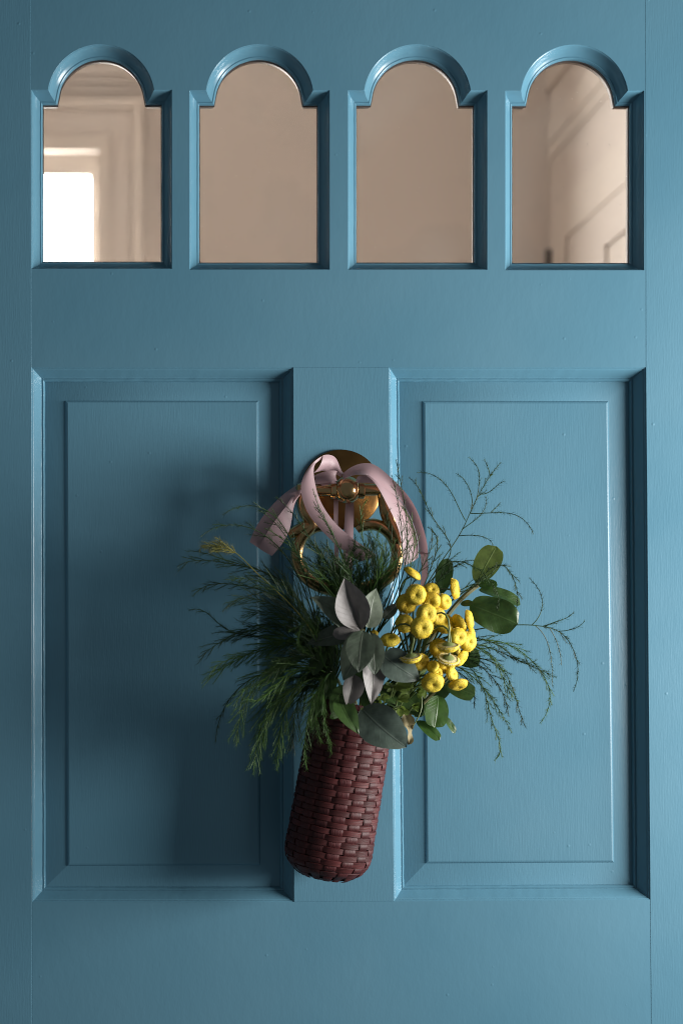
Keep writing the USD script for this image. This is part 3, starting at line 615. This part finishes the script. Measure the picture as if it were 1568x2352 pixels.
leafy(dr, c4, (870, 1260, 92), (905, 1315, 96), 40, 'dry_leaf', fold=.5, wave=.002)
stem(dr, c4, [(960, 1080, 88), (965, 1160, 92), (900, 1300, 92)], .0008)
stem(dr, c4, [(845, 1200, 92), (800, 1240, 80), (680, 1330, 56)], .0009)

# ------------------------------------------------------------------ yellow button flowers
def head(center, nrm, r, parent, material, cream=False, flat=1.0, seed=0):
    prof = [(.001, .43), (.05, .44), (.10, .48), (.16, .53), (.25, .575), (.38, .605), (.54, .605), (.68, .57), (.80, .49), (.89, .38), (.95, .26), (.99, .12), (.98, .0), (.9, -.06)]
    prof = [(a * r, b * r * 1.05 * flat) for a, b in prof]
    seg = 40
    v, f = lathe(prof, (0, 0, 0), nrm, seg)
    nz = meshkit.noise(v * 260 + seed * 13.7, 3) - .5; n2 = meshkit.noise(v * 1500 + seed * 3.1, 5) - .5
    u_, w_, n_ = frame(nrm)
    v = v * (1 + .09 * nz + .06 * n2)[:, None]
    parent = obj('flower_head', (v + center, f), material, parent, smooth=True)
    # fringe of short ray florets round the edge
    k = 34; tv, tf = [], []
    for i in range(k):
        a = (i + rng.uniform(-.2, .2)) / k * 2 * np.pi; da = np.pi / k * .9
        d0 = lambda q, rad, h: center + rad * r * (math.cos(q) * u_ + math.sin(q) * w_) + h * r * flat * n_
        L_ = 1.06 + rng.uniform(-.02, .06)
        o = len(tv)
        L_ += .10 * cream
        q0 = .45 if cream else .72
        tv += [d0(a - da, q0, -.08), d0(a + da, q0, -.08), d0(a + da, 1.0, .02), d0(a, L_, .10 + rng.uniform(-.05, .05)), d0(a - da, 1.0, .02)]
        tf += [(o, o + 1, o + 2), (o, o + 2, o + 4), (o + 4, o + 2, o + 3)]
    obj('petal_fringe', (np.array(tv), np.array(tf)), 'petal_cream' if cream else 'petal_yellow', parent)
    cal = [((.55 if cream else .80) * r, -.085 * r), ((.48 if cream else .62) * r, -.17 * r * flat), (.35 * r, -.27 * r * flat), (.12 * r, -.34 * r * flat), (.001 * r, -.36 * r)]
    v, f = lathe(cal, center, nrm, 24)
    obj('calyx', (v, f), 'calyx_green' if not cream else 'calyx_green', parent, smooth=50)
# (x, y, depth, radius in sheet units, normal x, normal up), cream back, label
FL = [
 (895, 205, 92, 62, (.55, .80), 0, 'topmost yellow button flower, tilted up beside the ribbon end'),
 (925, 350, 116, 66, (-.10, -.05), 0, 'round yellow button flower with open dimple, upper left of the cluster'),
 (858, 412, 104, 64, (-.15, -.20), 0, 'yellow button flower half hidden at the upper left edge of the cluster'),
 (1036, 388, 112, 60, (-.25, -.45), 0, 'yellow button flower at the top middle of the cluster'),
 (1036, 322, 98, 52, (.1, .35), 0, 'yellow button flower peeping out behind the top middle one'),
 (1124, 400, 106, 52, (.45, .25), 0, 'yellow button flower at the upper right turned to the light'),
 (1192, 308, 96, 68, (.93, .12), 0, 'yellow button flower seen edge-on, upright beside the dark pointed leaf'),
 (1000, 490, 124, 66, (.18, .02), 0, 'large yellow button flower with dimple in the middle of the cluster'),
 (1075, 502, 110, 56, (.3, -.1), 0, 'yellow button flower tucked right behind the large middle one'),
 (843, 557, 112, 58, (.12, .05), 0, 'yellow button flower with deep ring dimple at the left edge of the cluster'),
 (966, 582, 126, 72, (.05, -.18), 0, 'widest yellow button flower, below the large middle one'),
 (1128, 560, 104, 64, (.15, .3), 0, 'shaded yellow button flower behind the bent stem'),
 (740, 682, 112, 64, (-.1, .82), 0, 'domed yellow button flower alone at the far left'),
 (1238, 552, 108, 62, (-.80, -.42), 0, 'left half of the V-shaped pair of edge-on yellow flowers'),
 (1296, 530, 104, 62, (.93, .18), 0, 'right half of the V-shaped pair of edge-on yellow flowers'),
 (1222, 652, 118, 60, (.28, -.2), 0, 'smooth yellow button flower under the V-shaped pair'),
 (1292, 688, 108, 62, (.38, .08), 0, 'yellow button flower at the right edge of the cluster'),
 (1156, 712, 128, 68, (.05, -.96), 1, 'nodding yellow flower on a bent stem seen from its pale back'),
 (1092, 732, 104, 62, (-.2, -.2), 0, 'yellow button flower left below the nodding flower'),
 (1158, 806, 122, 68, (-.12, -.62), 1, 'turned yellow flower showing its cream petals and green back'),
 (1140, 856, 104, 56, (0, -.4), 0, 'yellow button flower under the turned cream-backed one'),
 (1242, 800, 106, 62, (.72, -.55), 0, 'slanting edge-on yellow flower at the lower right'),
 (890, 792, 124, 66, (.16, -.95), 1, 'nodding pale-backed flower by itself above the blue-grey leaf'),
 (955, 832, 108, 58, (.2, -.35), 0, 'yellow button flower facing down beside the blue-grey leaf'),
 (1048, 868, 112, 40, (-.4, .3), 0, 'small yellow flower above the lowest one'),
 (1078, 915, 108, 38, (.3, .3), 0, 'smallest yellow flower between the two lower ones'),
 (1045, 975, 122, 70, (0, -.52), 0, 'lowest left yellow button flower, domed with small dimple'),
 (1178, 925, 106, 50, (.62, .35), 0, 'yellow ring-shaped flower at the lower right'),
 (1226, 985, 110, 62, (.12, -.86), 0, 'lowest right yellow flower seen edge-on'),
 (1206, 748, 96, 34, (0, .2), 0, 'tiny yellow flower in the gap at the right'),
 (1052, 592, 98, 30, (0, .2), 0, 'tiny orange-yellow flower in the gap at the centre'),
 (1316, 628, 98, 46, (.9, .2), 1, 'pale flower edge at the far right of the cluster'),
 (625, 632, 92, 26, (-.2, .2), 0, 'tiny yellow flower peeping out behind the grey rosette'),
]
bundle = [(860, 1010, 78), (700, 1250, 62), (560, 1400, 52)]
for k, (x, y, dpt, r, (nx, nz), cr, lab) in enumerate(FL):
    c = P(*c4((x, y)), dpt)
    if cr and nz < -.5: nz = {-.96: -.955, -.95: -.94, -.62: -.86}.get(nz, nz)
    ny = math.sqrt(max(.02, 1 - nx * nx - nz * nz)) * (1 if cr and nz < -.5 else -1)
    nrm = np.array([nx, ny, nz]); nrm /= np.linalg.norm(nrm)
    t = thing('button_flower', lab, 'flower', 'yellow button flowers in the basket', loc=c)
    head(c, nrm, r * .32 * S * 1.06, t, 'floret_gold' if (dpt < 105 or k % 5 == 3) else 'floret_yellow', bool(cr), .85 if abs(nx) + abs(nz) > .9 else 1.0, k)
    back_ = c - nrm * r * .32 * S * .3
    bend = c - nrm * .018 + np.array([0, .004, -.004])
    if cr and nz < -.5: bend = c + np.array([-.006, .002, .030]); 
    b = [P(*c4((q[0] + rng.uniform(-50, 50), q[1] + rng.uniform(-30, 30))), q[2] + rng.uniform(-8, 8)) for q in bundle]
    pts = [back_, bend] + ([c + np.array([-.016, .012, .022])] if cr and nz < -.5 else []) + b
    obj('stem', tube(spline(pts, 26), np.linspace(.0009, .0013, 26), 6), 'stem_green', t, smooth=50)

# ------------------------------------------------------------------ asparagus fern
def needles(axis_pts, spacing, length, rad, per=3, start=0.0, spread=.85, fwd=.8):
    """Clusters of fine needles along a branchlet."""
    p = np.asarray(axis_pts); seg = np.linalg.norm(np.diff(p, axis=0), axis=1); cum = np.r_[0, np.cumsum(seg)]
    tot = cum[-1]; nn = max(2, int(tot * (1 - start) / spacing))
    s = start * tot + (np.arange(nn) + rng.uniform(-.3, .3, nn)) / nn * tot * (1 - start); s = np.clip(np.repeat(s, per), 0, tot)
    base = np.stack([np.interp(s, cum, p[:, k]) for k in range(3)], 1)
    tg = np.gradient(p, axis=0); tg /= np.linalg.norm(tg, axis=1)[:, None] + 1e-12
    t = np.stack([np.interp(s, cum, tg[:, k]) for k in range(3)], 1); t /= np.linalg.norm(t, axis=1)[:, None]
    r = rng.normal(size=(len(s), 3)); r -= t * np.sum(r * t, 1)[:, None]; r /= np.linalg.norm(r, axis=1)[:, None]
    d = t * fwd + r * spread * rng.uniform(.4, 1.4, (len(s), 1)); d /= np.linalg.norm(d, axis=1)[:, None]
    taper = np.clip(.75 + .5 * (1 - s / tot), .7, 1)
    L = length * rng.uniform(.6, 1.25, len(s)) * taper
    tip = base + d * L[:, None]
    o1 = np.cross(d, r); o1 /= np.linalg.norm(o1, axis=1)[:, None]
    v = np.stack([base + o1 * rad, base - .5 * o1 * rad + .87 * r * rad, base - .5 * o1 * rad - .87 * r * rad, tip + o1 * rad * .4, tip - o1 * rad * .4], 1).reshape(-1, 3)
    i = np.arange(len(s))[:, None] * 5
    f = (i[:, :, None] + np.array([[0, 1, 3], [1, 2, 4], [1, 4, 3], [2, 0, 3], [2, 3, 4]])[None]).reshape(-1, 3)
    return v, f

def frond(label, sheet, pts, branches=None, nb=14, bl=22, nl=5.5, start=.30, material='fern_dark', group=None, per=3, sp=1.9, droop=.1, r0=.00075, extra=(), nr=.000115):
    """A plumose spray: stem, alternating branchlets, needles. bl, nl, sp in mm."""
    pl = spline([P(*sheet(p[:2]), p[2]) for p in pts], 60)
    t = thing('fern_frond', label, 'fern', group, loc=pl[0])
    st = obj('stem', tube(pl, np.linspace(r0, r0 * .35, 60), 5), material, t, smooth=50)
    NR = nr
    tipn = needles(pl[int(60 * max(start, .35)):], sp / 1000, nl / 1000, NR, per, 0)
    obj('needle', tipn, material, st, kind='stuff')
    L = np.sum(np.linalg.norm(np.diff(pl, axis=0), axis=1))
    tang = np.gradient(pl, axis=0); tang /= np.linalg.norm(tang, axis=1)[:, None]
    for k in range(nb):
        q = start + (1 - start) * (k + rng.uniform(.1, .9)) / nb * .93
        i = int(q * 59); side = 1 if k % 2 else -1
        bdir = np.cross(tang[i], [0, -1, 0]) * side + np.array([0, rng.uniform(-.9, .5), 0]); bdir /= np.linalg.norm(bdir)
        ln = bl / 1000 * (1.15 - .85 * (q - start) / (1 - start)) * rng.uniform(.4, 1.5)
        d = tang[i] * rng.uniform(.8, 1.3) + bdir * rng.uniform(.3, .75)
        d /= np.linalg.norm(d)
        u = np.linspace(0, 1, 9)[:, None]
        bp = pl[i] + d * ln * u + np.array([0, 0, -1.0]) * droop * ln * u ** 2 + tang[i] * .25 * ln * u ** 2
        bp[:, 1] = np.minimum(bp[:, 1], -.002)
        m = join([tube(bp, np.linspace(r0 * .5, r0 * .25, 9), 4, caps=False), needles(bp, sp / 1000, nl / 1000 * .9, NR, per, .12)])
        obj('branchlet', m, material, t)
    for e in extra:
        bp = spline([P(*sheet(p[:2]), p[2]) for p in e], 26)
        m = join([tube(bp, np.linspace(r0 * .55, r0 * .28, 26), 4, caps=False), needles(bp, sp / 1000 * 1.15, nl / 1000, NR, per, .3)])
        obj('branchlet', m, material, t)
    return t

def z_(pts, d): return [(*p, d + k * 0) if len(p) == 2 else p for k, p in enumerate(pts)]
GL = 'fern fronds spreading left of the basket'
left = [
 ([(1150, 1350), (1040, 900), (920, 560), (790, 370), (640, 300), (420, 365)], 'uppermost thin fern frond curling over the left ribbon tail', 'fern_dark', 8, 14, 62, 84),
 ([(1150, 1380), (1020, 940), (860, 640), (650, 470), (430, 440), (265, 522)], 'fern frond whose tip droops left of the ribbon tail', 'fern_dark', 10, 16, 60, 88),
 ([(1150, 1400), (1000, 1020), (800, 810), (500, 720), (250, 690), (98, 735)], 'longest fern frond, reaching farthest left', 'fern_dark', 20, 20, 60, 70),
 ([(1150, 1400), (950, 960), (700, 770), (450, 690), (300, 640), (160, 625)], 'fern frond just above the longest left one', 'fern_dark', 14, 16, 60, 80),
 ([(1150, 1420), (960, 1070), (740, 920), (500, 862), (330, 868), (205, 952)], 'left fern frond bowing down at its tip under the longest one', 'fern_dark', 18, 18, 62, 76),
 ([(1150, 1440), (940, 1300), (680, 1240), (440, 1180), (310, 1070), (178, 1050)], 'lone wiry fern stem with a bare upturned tip at the left', 'fern_dark', 8, 12, 62, 66),
 ([(1150, 1450), (960, 1200), (720, 1150), (450, 1250), (250, 1392)], 'mid left fern frond sloping down to a fine tip', 'fern_dark', 22, 22, 66, 84),
 ([(1150, 1470), (980, 1280), (760, 1300), (500, 1420), (270, 1572)], 'yellow-tipped left fern frond pointing down and left', 'fern_green', 24, 22, 66, 92),
 ([(1150, 1460), (960, 1250), (700, 1340), (450, 1410), (325, 1520)], 'feathery left fern frond just above the yellow-tipped one', 'fern_green', 20, 20, 66, 98),
 ([(1150, 1500), (900, 1450), (680, 1580), (560, 1780), (520, 2030)], 'outer drooping fern frond at the lower left', 'fern_green', 24, 22, 66, 98),
 ([(1150, 1520), (940, 1500), (780, 1680), (690, 1920), (640, 2232)], 'longest drooping fern frond at the lower left', 'fern_green', 26, 24, 66, 92),
 ([(1160, 1540), (1000, 1560), (880, 1740), (830, 1950), (812, 2205)], 'drooping fern frond nearest the basket on its left', 'fern_green', 22, 20, 66, 84),
 ([(1150, 1480), (850, 1470), (600, 1560), (440, 1740), (372, 1995)], 'faint outermost fern frond hanging at the lower left', 'fern_dark', 10, 14, 62, 60),
 ([(1180, 1520), (1090, 1650), (1020, 1900), (1030, 2195)], 'fern frond hanging over the left edge of the basket', 'fern_green', 14, 14, 100, 110),
 ([(1190, 1500), (1140, 1680), (1160, 1880), (1205, 2085)], 'fern frond hanging down the front of the basket', 'fern_green', 12, 13, 108, 122),
 ([(1190, 1500), (1100, 1700), (1090, 1850), (1130, 2000)], 'short fern frond at the front left of the basket', 'fern_green', 12, 13, 104, 118),
 ([(1150, 1450), (980, 1120), (780, 1010), (600, 960), (420, 1060)], 'bushy fern frond in the middle of the left side', 'fern_dark', 24, 24, 66, 104),
 ([(1150, 1450), (1000, 1100), (820, 900), (640, 830), (440, 830)], 'bushy dark fern frond above the middle of the left side', 'fern_dark', 22, 22, 66, 98),
 ([(1150, 1480), (1000, 1300), (820, 1220), (600, 1200), (400, 1290)], 'dark fern frond level with the grey rosette', 'fern_dark', 24, 24, 66, 70),
 ([(1150, 1500), (980, 1420), (820, 1440), (640, 1560), (500, 1740)], 'thick fern frond falling at the lower left', 'fern_green', 24, 24, 66, 110),
 ([(1150, 1520), (1020, 1560), (900, 1640), (760, 1800), (720, 2050)], 'bright fern frond falling between the two longest drooping ones', 'fern_green', 24, 22, 70, 104),
 ([(1160, 1500), (1060, 1560), (960, 1720), (930, 1900), (900, 2060)], 'fern frond falling close beside the basket rim', 'fern_dark', 20, 20, 72, 74),
 ([(1150, 1420), (1050, 1180), (960, 1040), (900, 900), (840, 760)], 'dark fern frond climbing beside the left of the brass ring', 'fern_dark', 20, 22, 66, 76),
 ([(1180, 1400), (1120, 1180), (1100, 1020), (1120, 860), (1090, 660)], 'fern frond rising in front of the brass ring', 'fern_dark', 18, 20, 70, 74),
 ([(1150, 1450), (1060, 1300), (900, 1120), (720, 1060), (560, 1090)], 'dense fern frond filling the left of the bouquet', 'fern_dark', 26, 26, 72, 88),
 ([(1150, 1480), (1080, 1400), (960, 1380), (860, 1420), (740, 1520)], 'short dense fern frond beside the basket mouth', 'fern_dark', 24, 24, 76, 108),
 ([(1180, 1450), (1100, 1250), (1040, 1140), (980, 1180), (1070, 1380)], 'curled fern sprig beside the grey rosette', 'fern_green', 16, 16, 96, 112),
 ([(1160, 1500), (1040, 1460), (900, 1500), (760, 1640), (600, 1700)], 'fern frond with pale bare stems at the lower left', 'fern_green', 18, 22, 80, 116),
]
for pts, lab, m, nb, bl, d0, d1 in left:
    n = len(pts); p3 = [(x, y, d0 + (d1 - d0) * k / (n - 1) if k else 72) for k, (x, y) in enumerate(pts)]
    frond(lab, c5, p3, nb=int(nb * 1.15), bl=bl * 1.0, material=m, group=GL, start=.2, nl=7.2, sp=1.15, per=2)
frond('yellow feathery fern tip at the far left below the ribbon tail', c5, [(1150, 1420, 72), (900, 1000, 80), (640, 755, 84), (520, 640, 86), (400, 590, 88), (262, 590, 88)], nb=26, bl=12, material='fern_yellow', start=.74, nl=6.5, sp=1.2, group=GL)

# the thick of the fern between the basket's mouth and the grey rosette: sprays nothing tells apart
GD = 'fern sprays packed in the dark left heart of the bouquet'
for k in range(44):
    a = math.radians(rng.uniform(100, 268)); ln = rng.uniform(170, 430)
    x0, y0 = 1150 + rng.uniform(-60, 90), 1380 + rng.uniform(-300, 230)
    ex, ey = x0 + ln * math.cos(a), y0 - ln * .95 * math.sin(a) + rng.uniform(0, 90)
    d0, d1 = rng.uniform(50, 76), rng.uniform(44, 92)
    mx, my = (x0 + ex) / 2 + rng.uniform(-30, 30), (y0 + ey) / 2 - rng.uniform(20, 90)
    frond('dark feathery fern spray packed between basket mouth and left fronds', c5, [(1170, 1640, 62), (x0, y0, d0), (mx, my, (d0 + d1) / 2), (ex, ey, d1)], nb=15, bl=19, nl=7.2, sp=1.3, per=2, start=.2, material='fern_dark' if k % 4 else 'fern_green', group=GD)
GT = 'fern fronds rising in front of the knocker'
topf = [
 ([(870, 1500), (800, 1150), (700, 820), (600, 620), (512, 395)], 'fern frond crossing the front ribbon tail up to the pivot bar', 8, 10),
 ([(880, 1500), (830, 1150), (720, 860), (600, 640), (515, 488)], 'fern frond crossing the middle of the front ribbon tail', 8, 10),
 ([(850, 1500), (700, 1150), (560, 900), (400, 640), (225, 458)], 'fern frond reaching up across the left ribbon tail', 10, 12),
 ([(950, 1500), (950, 1100), (900, 800), (880, 620), (928, 470)], 'fern frond rising just right of the ribbon straps', 10, 11),
 ([(1000, 1500), (1120, 1200), (1190, 900), (1180, 600), (1115, 290)], 'fern frond crossing the right ribbon loop to its upper edge', 12, 14),
 ([(1010, 1500), (1150, 1200), (1230, 900), (1210, 500), (1148, 172)], 'tallest thin fern frond rising past the right ribbon loop', 12, 13),
 ([(1010, 1500), (1180, 1200), (1270, 950), (1290, 760), (1180, 520)], 'fern frond curving over the right ribbon loop', 12, 14),
 ([(1000, 1450), (1100, 1200), (1150, 1000), (1110, 780), (1080, 560)], 'fern frond in front of the right arm of the knocker', 12, 14),
 ([(960, 1450), (1000, 1150), (990, 950), (920, 860), (820, 840)], 'dense fern frond inside the brass ring', 18, 18),
 ([(940, 1450), (980, 1150), (1060, 950), (1040, 840), (960, 760)], 'dense fern frond at the right inside the brass ring', 18, 18),
 ([(860, 1450), (740, 1150), (620, 960), (560, 860), (500, 830)], 'dense fern frond at the left inside the brass ring', 18, 18),
 ([(900, 1450), (820, 1150), (760, 1000), (660, 900), (620, 780)], 'fern frond rising between strap and ring', 14, 16),
 ([(840, 1500), (660, 1200), (480, 1000), (330, 830), (140, 700)], 'fern frond crossing the lower end of the left ribbon tail', 12, 16),
 ([(840, 1500), (640, 1200), (440, 960), (260, 700), (90, 560)], 'wiry fern frond arching over the end of the left ribbon tail', 8, 14),
 ([(1000, 1500), (1200, 1250), (1320, 1050), (1400, 900), (1420, 700)], 'fern frond just outside the right ribbon loop', 10, 14),
]
for k, (pts, lab, nb, bl) in enumerate(topf):
    n = len(pts); d1 = 84 + (k * 7) % 16
    frond(lab, c3, [(x, y, 72 + (d1 - 72) * min(1, j / 2)) for j, (x, y) in enumerate(pts)], nb=nb, bl=bl, nl=5.0, start=.42, material='fern_dark' if k % 3 else 'fern_green', group=GT, sp=2.4)

GU = 'thin fern sprays in front of ribbon and ring'
for k in range(40):
    ang = math.radians(rng.uniform(55, 150)); ln = rng.uniform(250, 520)
    x0, y0 = rng.uniform(640, 1080), rng.uniform(1120, 1320)
    ex, ey = x0 + ln * math.cos(ang), y0 - ln * math.sin(ang)
    d1 = rng.uniform(64, 96)
    frond('thin dark fern spray crossing ribbon and brass ring', c3, [(880, 1620, 66), (x0, y0, 74), ((x0 + ex) / 2 + rng.uniform(-40, 40), (y0 + ey) / 2, (74 + d1) / 2), (ex, ey, d1)], nb=13, bl=14, nl=6.5, sp=1.3, per=3, start=.3, material='fern_dark' if k % 2 else 'fern_green', group=GU)
GR = 'fern fronds spreading right of the flowers'
frond('tall branching fern spray standing alone at the upper right', c6, [(-20, 1700, 60), (180, 1250, 62), (310, 1070, 62), (420, 900, 60), (560, 690, 56), (640, 520, 54), (740, 330, 52), (852, 180, 50)], nb=4, bl=10, nl=5.2, start=.72, material='fern_dark', group=GR, per=3, sp=2.3, r0=.0008, nr=.0002,
      extra=[[(675, 455, 54), (690, 370, 52), (690, 250, 50), (615, 145, 50)], [(770, 290, 52), (760, 230, 50), (728, 160, 50)], [(640, 500, 54), (640, 430, 52), (595, 320, 50), (525, 262, 50)], [(705, 410, 53), (780, 385, 52), (840, 335, 52), (882, 318, 52)],
             [(595, 600, 56), (520, 450, 52), (450, 340, 50), (350, 268, 50), (245, 256, 50)], [(625, 548, 55), (780, 545, 56), (940, 556, 56), (1030, 610, 58), (1082, 700, 60)], [(570, 665, 56), (660, 600, 58), (725, 530, 58), (740, 425, 58)], [(552, 710, 57), (690, 710, 60), (760, 735, 60), (795, 778, 60)], [(780, 540, 56), (850, 470, 56)]])
frond('fern frond leaning left in front of the pale moulding', c6, [(60, 1500, 60), (330, 1050, 62), (490, 795, 58), (410, 650, 56), (330, 520, 54), (260, 370, 52), (188, 290, 52)], nb=8, bl=9, nl=4.6, start=.5, material='fern_dark', group=GR, per=3, sp=2.3, nr=.00019)
frond('short upright fern frond beside the end of the ribbon', c6, [(60, 1500, 60), (260, 1150, 66), (370, 880, 66), (395, 740, 66), (322, 648, 66)], nb=10, bl=11, nl=4.8, start=.5, material='fern_dark', group=GR, per=3, sp=2.2, nr=.00019)
frond('long arching fern spray reaching farthest right', c6, [(0, 1750, 66), (300, 1500, 78), (640, 1390, 86), (970, 1350, 86), (1110, 1356, 84), (1260, 1395, 80), (1350, 1490, 76), (1400, 1640, 74), (1368, 1830, 72)], nb=6, bl=9, nl=5.0, start=.62, material='fern_dark', group=GR, per=3, sp=2.3, r0=.0008, nr=.0002,
      extra=[[(1070, 1352, 85), (1140, 1245, 84), (1142, 1150, 82), (1110, 1080, 82), (1050, 1010, 82)], [(1165, 1365, 83), (1260, 1322, 82), (1330, 1295, 80), (1376, 1255, 80)], [(1265, 1396, 80), (1400, 1365, 80), (1452, 1322, 80)], [(1100, 1358, 84), (1185, 1480, 80), (1215, 1640, 78), (1220, 1795, 78)], [(1200, 1375, 82), (1260, 1500, 80), (1285, 1640, 80)]])
rightf = [
 ([(0, 1800), (350, 1540), (660, 1462), (900, 1490), (1090, 1630), (1195, 1810), (1130, 2058)], 'right fern frond ending in a long hanging tip', 14, 11, 80),
 ([(0, 1800), (350, 1560), (660, 1490), (900, 1570), (1100, 1660), (1250, 1728)], 'right fern frond sloping straight out below the arching spray', 16, 11, 88),
 ([(0, 1850), (350, 1640), (560, 1662), (760, 1850), (860, 2000), (930, 2130)], 'right fern frond hanging beside the lowest flowers', 16, 12, 76),
 ([(0, 1850), (350, 1620), (600, 1640), (720, 1800), (790, 2050), (845, 2240), (800, 2328)], 'lowest fern frond on the right, tip over the blue panel', 16, 12, 72),
 ([(0, 1850), (400, 1580), (700, 1590), (850, 1660), (960, 1890), (1030, 2092)], 'right fern frond with a straight hanging outer tip', 14, 11, 84),
 ([(0, 1850), (400, 1540), (680, 1510), (800, 1600), (890, 1790), (980, 1900)], 'dense right fern frond between the hanging tips', 18, 12, 92),
 ([(0, 1800), (400, 1500), (700, 1450), (900, 1545), (1000, 1620), (1110, 1600)], 'right fern frond with an upturned end under the broad dark leaf', 12, 11, 90),
 ([(0, 1850), (350, 1660), (560, 1700), (640, 1800), (660, 1950)], 'short right fern frond behind the lowest oval leaf', 10, 10, 64),
 ([(0, 1700), (300, 1200), (480, 900), (700, 960), (830, 1150), (820, 1260)], 'fern frond looping over the upper right leaves', 12, 11, 92),
 ([(0, 1700), (350, 1250), (600, 1080), (760, 1000), (820, 900)], 'fern frond rising beside the pale olive leaf', 10, 10, 96),
 ([(0, 1700), (380, 1260), (700, 1020), (850, 918), (965, 1100), (940, 1250)], 'fern frond arching out past the dark folded leaf', 12, 11, 92),
 ([(0, 1700), (280, 1250), (420, 1010), (520, 930), (600, 900)], 'short fern frond in front of the dark pointed leaf', 12, 11, 80),
 ([(0, 1800), (350, 1600), (620, 1600), (780, 1720), (870, 1860), (905, 2010)], 'slender right fern frond between the lowest ones', 14, 11, 80),
]
for k, (pts, lab, nb, bl, d1) in enumerate(rightf):
    n = len(pts)
    frond(lab, c6, [(x, y, 60 + (d1 - 60) * min(1, j / 2)) for j, (x, y) in enumerate(pts)], nb=nb, bl=bl, nl=5.0, start=.45, material='fern_green' if k in (0, 2, 3, 5) else 'fern_dark', group=GR, per=3, sp=1.9, nr=.00019)
